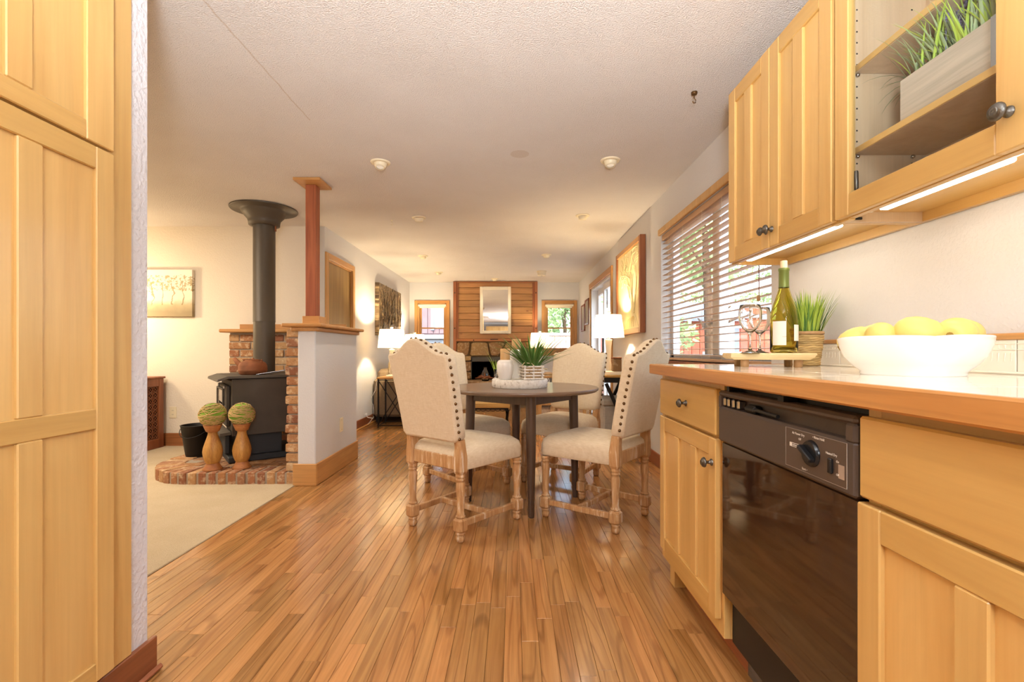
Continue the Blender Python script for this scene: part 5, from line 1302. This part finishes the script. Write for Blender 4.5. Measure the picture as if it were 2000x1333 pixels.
part('damper_slot', MB().box(-0.42, -0.28, CB+0.008, CB+0.013, 1.172, 1.186), M['iron'], pnl)
# stone face
fp = thing('stone_fireplace', 'fieldstone fireplace with a black firebox and raised hearth', 'fireplace', (-0.33, CB, 0))
OX0, OX1, OZ0, OZ1 = -0.755, 0.10, 0.45, 0.862
mb = MB(); mb.box(-1.085, OX0, CB+0.055, CB+0.10, 0, 1.143); mb.box(OX1, 0.43, CB+0.055, CB+0.10, 0, 1.143); mb.box(OX0, OX1, CB+0.055, CB+0.10, OZ1, 1.143)
part('mortar_bed', mb, M['mortar_dark'], fp)
def stone(poly):
    c = Vector((sum(p[0] for p in poly)/len(poly), 0, sum(p[1] for p in poly)/len(poly))); n = len(poly)
    lo = []
    for s_, y in ((1.0, CB+0.07), (0.98, CB+0.025), (0.88, CB+0.008+r.uniform(-0.012, 0.012))):
        lo.append([(c.x+(p[0]-c.x)*s_, y+r.uniform(-0.006, 0.006), c.z+(p[1]-c.z)*s_) for p in poly])
    part('stone', MB().loft(lo, smooth=False, cap0=False), M['stone'], fp, origin=(c.x, CB, c.z))
def rubble(x0, x1, z0, z1, nx, nz):
    g = {}
    for i in range(nx+1):
        for j in range(nz+1):
            jx = 0 if i in (0, nx) else r.uniform(-0.3, 0.3)*(x1-x0)/nx; jz = 0 if j in (0, nz) else r.uniform(-0.3, 0.3)*(z1-z0)/nz
            g[i, j] = (x0+(x1-x0)*i/nx+jx, z0+(z1-z0)*j/nz+jz)
    for i in range(nx):
        for j in range(nz):
            q = [g[i, j], g[i+1, j], g[i+1, j+1], g[i, j+1]]; cx_ = sum(p[0] for p in q)/4; cz_ = sum(p[1] for p in q)/4
            pts = []
            for a in range(4):
                p0, p1 = q[a], q[(a+1) % 4]
                for t in (0.12, 0.5, 0.88):
                    k = 0.93+r.uniform(-0.04, 0.03)
                    x = p0[0]+(p1[0]-p0[0])*t; z = p0[1]+(p1[1]-p0[1])*t; pts.append((cx_+(x-cx_)*k, cz_+(z-cz_)*k))
            stone(pts)
rubble(-1.03, OX0-0.0, 0.46, 0.80, 1, 2); rubble(OX1, 0.375, 0.46, 0.80, 1, 2); rubble(-1.03, 0.375, 0.87, 1.14, 5, 1)
rubble(-1.03, OX0, 0.79, 0.88, 1, 1); rubble(OX1, 0.375, 0.79, 0.88, 1, 1)
mb = MB(); mb.box(OX0, OX1, CB+0.10, CB+0.12, OZ0, OZ1); mb.box(OX0-0.01, OX0, CB+0.02, CB+0.1, OZ0, OZ1); mb.box(OX1, OX1+0.01, CB+0.02, CB+0.1, OZ0, OZ1); part('firebox', mb, M['black'], fp)
part('firebox_hood', MB().box(OX0, OX1, CB+0.03, CB+0.05, OZ1-0.085, OZ1, 0.004), plain('hood_grey', '#4A4640', 0.5, 0.4), fp, 'dark grey metal hood across the firebox')
part('raised_hearth', MB().box(-1.09, 0.435, 8.1, CB+0.1, 0.40, 0.448, 0.01), M['stone'], fp)
part('hearth_base', MB().box(-1.07, 0.415, 8.14, CB+0.1, 0.0, 0.40), M['mortar_dark'], fp)
# mirror
mr = thing('wall_mirror', 'cream-framed mirror hanging on the pine boarding', 'mirror', (-0.33, CB+0.05, 1.28))
mx0, mx1, mz0, mz1 = -0.608, -0.045, 1.282, 2.135; fw = 0.055
mb = MB(); yy0, yy1 = CB+0.018, CB+0.060
mb.box(mx0, mx0+fw, yy0, yy1, mz0, mz1, 0.006); mb.box(mx1-fw, mx1, yy0, yy1, mz0, mz1, 0.006); mb.box(mx0+fw, mx1-fw, yy0, yy1, mz0, mz0+fw, 0.006); mb.box(mx0+fw, mx1-fw, yy0, yy1, mz1-fw, mz1, 0.006)
part('mirror_frame', mb, M['cream_frame'], mr)
part('mirror_glass', MB().box(mx0+fw-0.004, mx1-fw+0.004, CB+0.032, CB+0.04, mz0+fw-0.004, mz1-fw+0.004), M['mirror'], mr)
# vase and driftwood star on the raised hearth
hv = thing('bottle_vase', 'clear bottle-shaped vase on the fireplace hearth', 'vase', (-0.490, 8.28, 0.449))
local('vase_body', MB().lathe([(0.0005, 0), (0.05, 0), (0.062, 0.01), (0.075, 0.08), (0.072, 0.12), (0.045, 0.18), (0.030, 0.20), (0.028, 0.225), (0.034, 0.24), (0.031, 0.24), (0.025, 0.222), (0.027, 0.2), (0.042, 0.177), (0.068, 0.12), (0.071, 0.08), (0.058, 0.014), (0.0005, 0.01)], 28, cap0=False, cap1=False), M['glass'], hv)
dw_ = thing('driftwood_star', 'brown driftwood star sculpture before the firebox', 'ornament', (-0.50, 8.17, 0.449)); rr = random.Random(8)
for k in range(9):
    a = k*0.7+rr.uniform(-0.2, 0.2); L = rr.uniform(0.12, 0.19); e = rr.uniform(-0.05, 0.9); z0_ = 0.045
    c = Vector((0, 0, z0_+0.02)); d = Vector((math.cos(a)*math.cos(e), math.sin(a)*math.cos(e)*0.4, abs(math.sin(e))*0.9-0.1))
    mb = MB().tube([tuple(c-d*0.03), tuple(c+d*L*0.5), tuple(c+d*L)], [0.018, 0.013, 0.005], 7)
    mb.v = [(q[0], q[1], max(q[2], 0.001)) for q in mb.v]; local('driftwood_stick', mb, M['rust'], dw_)

# pictures
fa = thing('forest_relief', 'dark bronze woodland relief picture on the left wall above the sofa', 'picture', (XL+0.03, 7.25, 1.2))
part('panel', MB().box(XL+0.002, XL+0.057, 6.6, 7.9, 1.19, 1.925, 0.004), M['forest_art'], fa)
mb = MB()
rr = random.Random(3)
for k in range(11):
    y = 6.68+k*0.117; z = 1.30+rr.uniform(0, 0.1); pts = [(XL+0.058, y, z)]
    for q in range(5): pts.append((XL+0.059, y+rr.uniform(-0.03, 0.03)*(q+1)*0.7, z+0.11*(q+1)))
    mb.tube(pts, [0.016, 0.014, 0.011, 0.009, 0.006, 0.003], 6)
part('tree_relief', mb, M['forest_art'], fa)
ga = thing('tree_carving', 'golden carved tree panel in a wooden frame on the right wall', 'picture', (XR-0.03, 4.86, 1.14))
gy0, gy1, gz0, gz1 = 4.35, 5.38, 1.14, 2.04; fx = XR-0.055
mb = MB(); mb.box(fx, XR-0.002, gy0, gy0+0.05, gz0, gz1, 0.003); mb.box(fx, XR-0.002, gy1-0.05, gy1, gz0, gz1, 0.003); mb.box(fx, XR-0.002, gy0+0.05, gy1-0.05, gz0, gz0+0.05, 0.003, 1); mb.box(fx, XR-0.002, gy0+0.05, gy1-0.05, gz1-0.05, gz1, 0.003, 1)
part('carving_frame', mb, [M['pine_dark'], M['oak_y']], ga)
part('carving_panel', MB().box(fx+0.016, XR-0.004, gy0+0.05, gy1-0.05, gz0+0.05, gz1-0.05), M['gold_relief'], ga)
mb = MB(); rr = random.Random(15)
def branch(p, a, L, w, depth):
    pts = [p]; q = p; aa = a
    for i in range(5):
        aa += rr.uniform(-0.22, 0.22); q = (q[0]+math.sin(aa)*L/5, q[1]+math.cos(aa)*L/5); q = (min(max(q[0], gy0+0.065), gy1-0.065), min(q[1], gz1-0.065)); pts.append(q)
    mb.tube([(fx+0.015, y, z) for y, z in pts], [max(0.003, w*(1-0.13*i)) for i in range(len(pts))], 6)
    if depth: 
        for i in (2, 3, 4, 5): branch(pts[i], a+rr.choice((-1, 1))*rr.uniform(0.35, 0.9), L*0.62, w*0.55, depth-1)
branch((4.62, gz0+0.16), 0.25, 0.5, 0.024, 3); branch((4.6, gz0+0.2), 0.9, 0.45, 0.015, 2); branch((4.62, gz0+0.2), -0.2, 0.45, 0.016, 2)
for k in range(7): mb.tube([(fx+0.015, 4.62, gz0+0.20), (fx+0.015, 4.55+k*0.05, gz0+0.15), (fx+0.015, 4.47+k*0.085, gz0+0.07)], [0.012, 0.008, 0.003], 6)
part('carved_tree', mb, M['gold_relief'], ga)
for lab, a, b, c, d in (('small red-brown framed picture next to the patio door', 7.57, 7.96, 1.395, 1.815), ('small red-brown framed picture nearest the far corner', 8.02, 8.40, 1.31, 1.765)):
    t = thing('framed_picture', lab, 'picture', (XR-0.01, (a+b)/2, c))
    mb = MB(); X0, X1 = XR-0.022, XR-0.002
    mb.box(X0, X1, a, a+0.03, c, d, 0.003); mb.box(X0, X1, b-0.03, b, c, d, 0.003); mb.box(X0, X1, a+0.03, b-0.03, c, c+0.03, 0.003); mb.box(X0, X1, a+0.03, b-0.03, d-0.03, d, 0.003)
    part('frame', mb, M['red_frame'], t); part('print', MB().box(X0+0.008, X1, a+0.03, b-0.03, c+0.03, d-0.03), M['grey_cloth'], t)

# lamps
def make_lamp(label, loc, r0, r1, hs, hb, power, group='table lamps with white drum shades'):
    """hb: height of the shade's lower rim above the table, hs: shade height"""
    t = thing('table_lamp', label, 'lamp', loc, 0, group)
    local('base', MB().lathe([(0.075, 0), (0.078, 0.006), (0.072, 0.018), (0.05, 0.022), (0.03, 0.035)], 32), M['lamp_body'], t)
    local('column', MB().lathe([(0.026, 0.035), (0.036, 0.06), (0.03, 0.09), (0.022, 0.13), (0.027, hb*0.7), (0.034, hb-0.04), (0.037, hb-0.02), (0.018, hb-0.015), (0.012, hb-0.01), (0.012, hb+0.05)], 28), M['lamp_body'], t)
    local('harp', MB().tube([(0.012, 0, hb+0.03), (0.045, 0, hb+0.08), (0.04, 0, hb+hs*0.8), (0.0, 0, hb+hs-0.008), (-0.04, 0, hb+hs*0.8), (-0.045, 0, hb+0.08), (-0.012, 0, hb+0.03)], 0.0025, 6), M['chrome'], t)
    local('shade', MB().lathe([(r0, hb), (r1, hb+hs)], 40, cap0=False, cap1=False), M['shade'], t)
    mb = MB()
    for a in (0, 2*PI/3, 4*PI/3): mb.tube([(0, 0, hb+hs-0.012), (r1*math.cos(a)*0.995, r1*math.sin(a)*0.995, hb+hs-0.012)], 0.0015, 5)
    local('spider', mb, M['chrome'], t)
    local('finial', MB().lathe([(0.005, hb+hs-0.012), (0.006, hb+hs+0.004), (0.010, hb+hs+0.008), (0.022, hb+hs+0.03), (0.020, hb+hs+0.036), (0.004, hb+hs+0.038)], 18), M['lamp_body'], t)
    b = local('bulb', MB().ball((0, 0, hb+hs*0.45), 0.028, 16, 10), M['led'], t)
    d = bpy.data.lights.new('lamp_bulb', 'POINT'); d.energy = power; d.color = WARM; d.shadow_soft_size = 0.035
    o = bpy.data.objects.new('lamp_bulb', d); COL.objects.link(o); o.parent = t; o.location = (0, 0, hb+hs*0.45+0.045)
    return t
make_lamp('lit table lamp by the sofa arm, nearest to the half wall', (-1.585, 6.20, 0.637), 0.178, 0.152, 0.235, 0.375, 31)
make_lamp('lit table lamp at the far end of the sofa, beside the window', (-1.665, 8.02, 0.637), 0.178, 0.152, 0.235, 0.375, 31)
make_lamp('lit table lamp on the console by the golden tree carving', (0.978, 4.90, 0.738), 0.160, 0.128, 0.23, 0.37, 25)
make_lamp('lit table lamp right of the fireplace, seen past the grass', (0.455, 8.22, 0.60), 0.175, 0.15, 0.26, 0.42, 13)

# end tables
def make_end_table(label, loc):
    t = thing('end_table', label, 'table', loc, 0, 'iron end tables with wooden tops')
    hx, hy, ht = 0.20, 0.19, 0.635
    local('table_top', MB().box(-hx, hx, -hy, hy, ht-0.022, ht, 0.003), M['oak_x'], t)
    for sx in (-1, 1):
        for sy in (-1, 1): local('leg', MB().box(sx*(hx-0.018)-0.009, sx*(hx-0.018)+0.009, sy*(hy-0.018)-0.009, sy*(hy-0.018)+0.009, 0, ht-0.022), M['iron'], t)
    mb = MB(); a, b = hx-0.018, hy-0.018
    for sy in (-1, 1):
        mb.tube([(-a, sy*b, 0.03), (a, sy*b, ht-0.04)], 0.006, 6); mb.tube([(a, sy*b, 0.03), (-a, sy*b, ht-0.04)], 0.006, 6); mb.tube([(-a, sy*b, 0.02), (a, sy*b, 0.02)], 0.007, 6); mb.tube([(-a, sy*b, ht-0.035), (a, sy*b, ht-0.035)], 0.007, 6)
    for sx in (-1, 1): mb.tube([(sx*a, -b, 0.02), (sx*a, b, 0.02)], 0.007, 6)
    local('cross_brace', mb, M['iron'], t); return t
et = make_end_table('iron end table with crossed braces under the lamp by the half wall', (-1.535, 6.22, 0.0005))
e2 = copy_tree(et); e2.location = (-1.64, 8.05, 0.0005); e2['label'] = 'iron end table under the lamp in the far left corner'
e3 = copy_tree(et); e3.location = (0.50, 8.24, -0.036); e3.location.z = 0.0005; e3.scale = (0.8, 0.8, 0.943); e3['label'] = 'iron end table under the lamp right of the fireplace'
# sofa
sf = thing('grey_sofa', 'taupe fabric sofa along the left wall behind the end table', 'sofa', (-1.45, 7.1, 0))
def cushion(hx, hy, hz, c, e=0.45): return MB().ball(c, 1.0, 24, 14, sx=hx, sy=hy, sz=hz, e=e)
part('frame', MB().box(-1.90, -1.02, 6.45, 7.78, 0.075, 0.36, 0.03), M['sofa'], sf)
for a, b in ((6.44, 6.62), (7.62, 7.80)): part('arm', MB().box(-1.90, -1.0, a, b, 0.075, 0.595, 0.035), M['sofa'], sf)
part('back', MB().box(-1.905, -1.70, 6.62, 7.62, 0.30, 0.72, 0.05), M['sofa'], sf)
for c in (6.87, 7.37): part('seat_cushion', cushion(0.36, 0.25, 0.085, (-1.36, c, 0.43)), M['sofa'], sf); 
for c in (6.87, 7.37): part('back_cushion', cushion(0.09, 0.245, 0.20, (-1.60, c, 0.66)), M['sofa'], sf)
for x in (-1.84, -1.06):
    for y in (6.5, 7.72): part('foot', MB().box(x-0.03, x+0.03, y-0.03, y+0.03, 0, 0.076), M['iron'], sf, origin=(x, y, 0))
pw2 = thing('sofa_pillow', 'olive pillow leaning on the near arm of the sofa', 'pillow', (-1.55, 6.62, 0.50))
local('cover', MB().ball((0, 0, 0), 1, 24, 14, sx=0.19, sy=0.075, sz=0.20, e=0.55, X=TR(0, 0.03, 0.20, 0.0, 0.25)), M['sofa_pillow'], pw2)
local('piping', MB().tube([(0.178*math.copysign(abs(math.cos(a))**0.55, math.cos(a)), 0.03+0.25*(-0.19*math.copysign(abs(math.sin(a))**0.55, math.sin(a)))*0.98, 0.20+0.19*math.copysign(abs(math.sin(a))**0.55, math.sin(a))) for a in [2*PI*i/40 for i in range(41)]], 0.004, 5), M['pine_dark'], pw2)
cd_ = thing('lamp_cord', 'white lamp cord looping down beside the end table', 'cord', (-1.76, 6.10, 0))
part('cord', MB().tube([(-1.70, 6.05, 0.62), (-1.74, 6.06, 0.58), (-1.76, 6.07, 0.47), (-1.80, 6.08, 0.40), (-1.84, 6.1, 0.34), (-1.80, 6.1, 0.28), (-1.79, 6.1, 0.18), (-1.80, 6.1, 0.11), (-1.88, 6.12, 0.12), (-1.905, 6.12, 0.16), (-1.87, 6.11, 0.115), (-1.80, 6.1, 0.105), (-1.79, 6.1, 0.13), (-1.84, 6.1, 0.06), (-1.87, 6.1, 0.03)], 0.0035, 6), M['white'], cd_)
part('plug', MB().box(-1.905, -1.885, 6.10, 6.14, 0.14, 0.17, 0.004), M['white'], cd_)
# console table on the right wall
cs = thing('console_table', 'dark X-legged console table with a pale top against the right wall', 'table', (1.02, 4.9, 0))
part('table_top', MB().box(0.86, XR-0.003, 4.55, 5.30, 0.715, 0.738, 0.003), M['light_oak_x'], cs)
part('apron', MB().box(0.875, XR-0.012, 4.565, 5.285, 0.665, 0.715, 0.002), M['iron'], cs)
mb = MB()
for y in (4.60, 5.25):
    for a, b in ((0.89, XR-0.02), (XR-0.02, 0.89)):
        d = Vector((b-a, 0, 0.665)); L = d.length; X = Matrix.Translation(((a+b)/2, y, 0.3325)) @ Euler((0, math.atan2(d.x, d.z), 0)).to_matrix().to_4x4()
        q = part('leg', MB().box(-0.016, 0.016, -0.016, 0.016, -L/2+0.012, L/2-0.012, 0.002, X=X), M['iron'], cs, origin=((a+b)/2, y, 0.33))
gb = thing('storage_ottoman', 'grey fabric storage cube under the console table', 'ottoman', (1.0, 4.92, 0))
part('box', MB().box(0.88, 1.16, 4.68, 5.17, 0.03, 0.43, 0.02), M['grey_cloth'], gb)
part('lid', MB().box(0.873, 1.167, 4.672, 5.178, 0.43, 0.49, 0.012), M['grey_cloth'], gb)
for x in (0.91, 1.13):
    for y in (4.72, 5.13): part('foot', MB().box(x-0.015, x+0.015, y-0.015, y+0.015, 0, 0.031), M['iron'], gb, origin=(x, y, 0))
bkk = thing('hardcover_book', 'cream hardcover book under the bark box on the console', 'book', (0.99, 4.68, 0.7385))
local('cover', MB().box(-0.10, 0.075, -0.075, 0.075, 0, 0.03, 0.002), M['cream_frame'], bkk); local('page_block', MB().box(-0.097, 0.077, -0.072, 0.077, 0.004, 0.026), M['paper'], bkk)
bx = thing('bark_box', 'small rough brown bark box on the console table', 'box', (1.012, 4.68, 0.769))
local('box_body', MB().box(-0.042, 0.042, -0.042, 0.042, 0, 0.125, 0.006), M['stone'], bx); local('box_lid', MB().box(-0.044, 0.044, -0.044, 0.044, 0.125, 0.14, 0.003), M['rust'], bx)
# armchair beyond the table
ac = thing('wooden_armchair', 'wood-framed armchair with grey cushions beyond the dining table', 'armchair', (0.62, 6.5, 0))
for y in (6.16, 6.84):
    part('armrest', MB().box(0.28, 0.98, y-0.03, y+0.03, 0.62, 0.65, 0.008), M['natural'], ac, origin=(0.6, y, 0.6))
    for x in (0.34, 0.92): part('leg', MB().box(x-0.022, x+0.022, y-0.02, y+0.02, 0.0, 0.62 if x < 0.5 else 0.62, 0.004), M['natural'], ac, origin=(x, y, 0))
    part('side_rail', MB().box(0.36, 0.90, y-0.014, y+0.014, 0.27, 0.33, 0.003), M['natural'], ac, origin=(0.6, y, 0.3))
part('seat_frame', MB().box(0.33, 0.34+0.02, 6.18, 6.82, 0.27, 0.33, 0.003).box(0.88, 0.90, 6.18, 6.82, 0.27, 0.33, 0.003), M['natural'], ac)
part('seat_cushion', cushion(0.30, 0.31, 0.075, (0.62, 6.5, 0.405), 0.35), M['grey_cloth'], ac)
part('back_cushion', MB().ball((0, 0, 0), 1, 24, 14, sx=0.07, sy=0.30, sz=0.23, e=0.4, X=TR(0.86, 6.5, 0.68, 0, 0, 0.2)), M['grey_cloth'], ac)
apl = thing('grey_pillow', 'grey throw pillow standing on the wood-framed armchair', 'pillow', (0.60, 6.36, 0.47))
local('cover', MB().ball((0, 0, 0), 1, 24, 14, sx=0.055, sy=0.19, sz=0.185, e=0.6, X=TR(0, 0, 0.195, -0.1, 0, 0.12)), M['grey_cloth'], apl)
local('piping', MB().tube([(0.02*math.sin(a), 0.185*math.copysign(abs(math.cos(a))**0.6, math.cos(a)), 0.195+0.18*math.copysign(abs(math.sin(a))**0.6, math.sin(a))) for a in [2*PI*i/40 for i in range(41)]], 0.004, 5), M['cork'], apl)
# coffee table
kt2 = thing('coffee_table', 'light oak coffee table with scrolled black iron trim under the dining table', 'table', (-0.40, 5.1, 0))
part('table_top', MB().box(-0.85, -0.035, 4.70, 5.45, 0.405, 0.455, 0.006), M['light_oak_x'], kt2)
mb = MB()
for i in range(16): mb.tube([(-0.80+i*0.048+0.024*math.cos(a)+0.02, 4.72, 0.392+0.018*math.sin(a)) for a in [PI+PI*k/8 for k in range(9)]], 0.005, 5)
mb.box(-0.83, -0.055, 4.715, 4.725, 0.388, 0.405); part('scroll_trim', mb, M['iron'], kt2)
for x in (-0.81, -0.075):
    for y in (4.74, 5.41): part('leg', MB().tube([(x, y, 0.405), (x+0.01, y, 0.28), (x-0.01, y, 0.12), (x, y, 0.0)], [0.018, 0.016, 0.013, 0.018], 8), M['iron'], kt2, origin=(x, y, 0))

# ------------------------------------------------------------------ ceiling fittings
def eyeball(label, px, py, tilt_y, on=6.0):
    Y = (CEIL-H)*F/(HY-py); x = (px-CX)*Y/F
    t = thing('ceiling_spotlight', label, 'ceiling light', (x, Y, CEIL), 0, 'recessed eyeball spotlights')
    local('trim_ring', MB().lathe([(0.040, -0.004), (0.050, -0.012), (0.062, -0.008), (0.066, -0.003), (0.066, -0.0005)], 32, cap0=False, cap1=False), M['ivory'], t)
    X = TR(0, 0, 0, 0, tilt_y, 0)
    local('eyeball', MB().lathe([(0.024, -0.040), (0.028, -0.042), (0.036, -0.034), (0.044, -0.014), (0.046, -0.001)], 28, X=X, cap0=False, cap1=False), M['ivory'], t)
    local('lens', MB().lathe([(0.0005, -0.034), (0.0245, -0.036)], 20, X=X, cap0=False, cap1=False), M['lamp_lens'], t)
    d = bpy.data.lights.new('spot_fill', 'SPOT'); d.energy = on; d.color = (1.0, 0.86, 0.68); d.spot_size = 2.3; d.spot_blend = 0.7; d.shadow_soft_size = 0.02  # fill light added at a fitting that is itself unlit
    o = bpy.data.objects.new('spot_fill', d); COL.objects.link(o); o.parent = t; o.location = (0, 0, -0.05)
    return t
m, nt, p = newmat('frosted_lens'); p.inputs['Base Color'].default_value = lin('#A89A88'); p.inputs['Roughness'].default_value = 0.4; p.inputs['Emission Color'].default_value = (1, 0.85, 0.65, 1); p.inputs['Emission Strength'].default_value = 0.25; M['lamp_lens'] = m  # weak glow added to the lens of an unlit fitting
eyeball('recessed eyeball spotlight above the stove side of the dining table', 743, 317, -0.25, 14.0)
eyeball('recessed eyeball spotlight above the dining chair by the counter', 1192, 313, -0.15, 14.0)
eyeball('recessed eyeball spotlight in the second row, nearer the left wall', 818, 425, 0.3)
eyeball('recessed eyeball spotlight in the second row, nearer the tree carving', 1138, 421, 0.3)
eyeball('recessed eyeball spotlight in the third row, over the sofa side', 826, 500, 0.1)
eyeball('recessed eyeball spotlight in the third row, over the patio door side', 1067, 498, 0.1)
eyeball('recessed eyeball spotlight in the last row, toward the far left window', 857, 532, 0.1)
eyeball('recessed eyeball spotlight in front of the mirror', 966, 544.5, 0.1)
Y = (CEIL-H)*F/(HY-530); sd = thing('smoke_detector', 'round white smoke detector on the ceiling before the right far window', 'detector', ((1058-CX)*Y/F, Y, CEIL))
local('housing', MB().lathe([(0.055, -0.075), (0.062, -0.07), (0.066, -0.04), (0.068, -0.022), (0.078, -0.018), (0.08, -0.0005)], 28), M['ivory'], sd); local('test_button', MB().lathe([(0.012, -0.078), (0.014, -0.0755)], 14), M['grey_cloth'], sd)
Y = (CEIL-H)*F/(HY-180); hk = thing('ceiling_hook', 'small dark brass hook screwed into the kitchen ceiling', 'hook', ((1356-CX)*Y/F, Y, CEIL))
local('hook_base', MB().lathe([(0.013, -0.012), (0.015, -0.006), (0.015, -0.0005)], 16), M['brass'], hk)
local('hook_wire', MB().tube([(0, 0, -0.01), (0, 0, -0.03), (0.008, 0, -0.04), (0.006, 0, -0.052), (-0.004, 0, -0.054), (-0.008, 0, -0.045)], 0.0025, 7), M['brass'], hk)
Y = (CEIL-H)*F/(HY-430); hk = thing('ceiling_hook', 'tiny pale swag hook in the ceiling left of the second spotlight row', 'hook', ((765-CX)*Y/F, Y, CEIL))
local('hook_base', MB().lathe([(0.010, -0.008), (0.012, -0.0005)], 14), M['ivory'], hk)
local('hook_wire', MB().tube([(0, 0, -0.006), (0, 0, -0.022), (0.012, 0, -0.030), (0.012, 0, -0.044), (0, 0, -0.05), (-0.01, 0, -0.042)], 0.0022, 7), M['ivory'], hk)
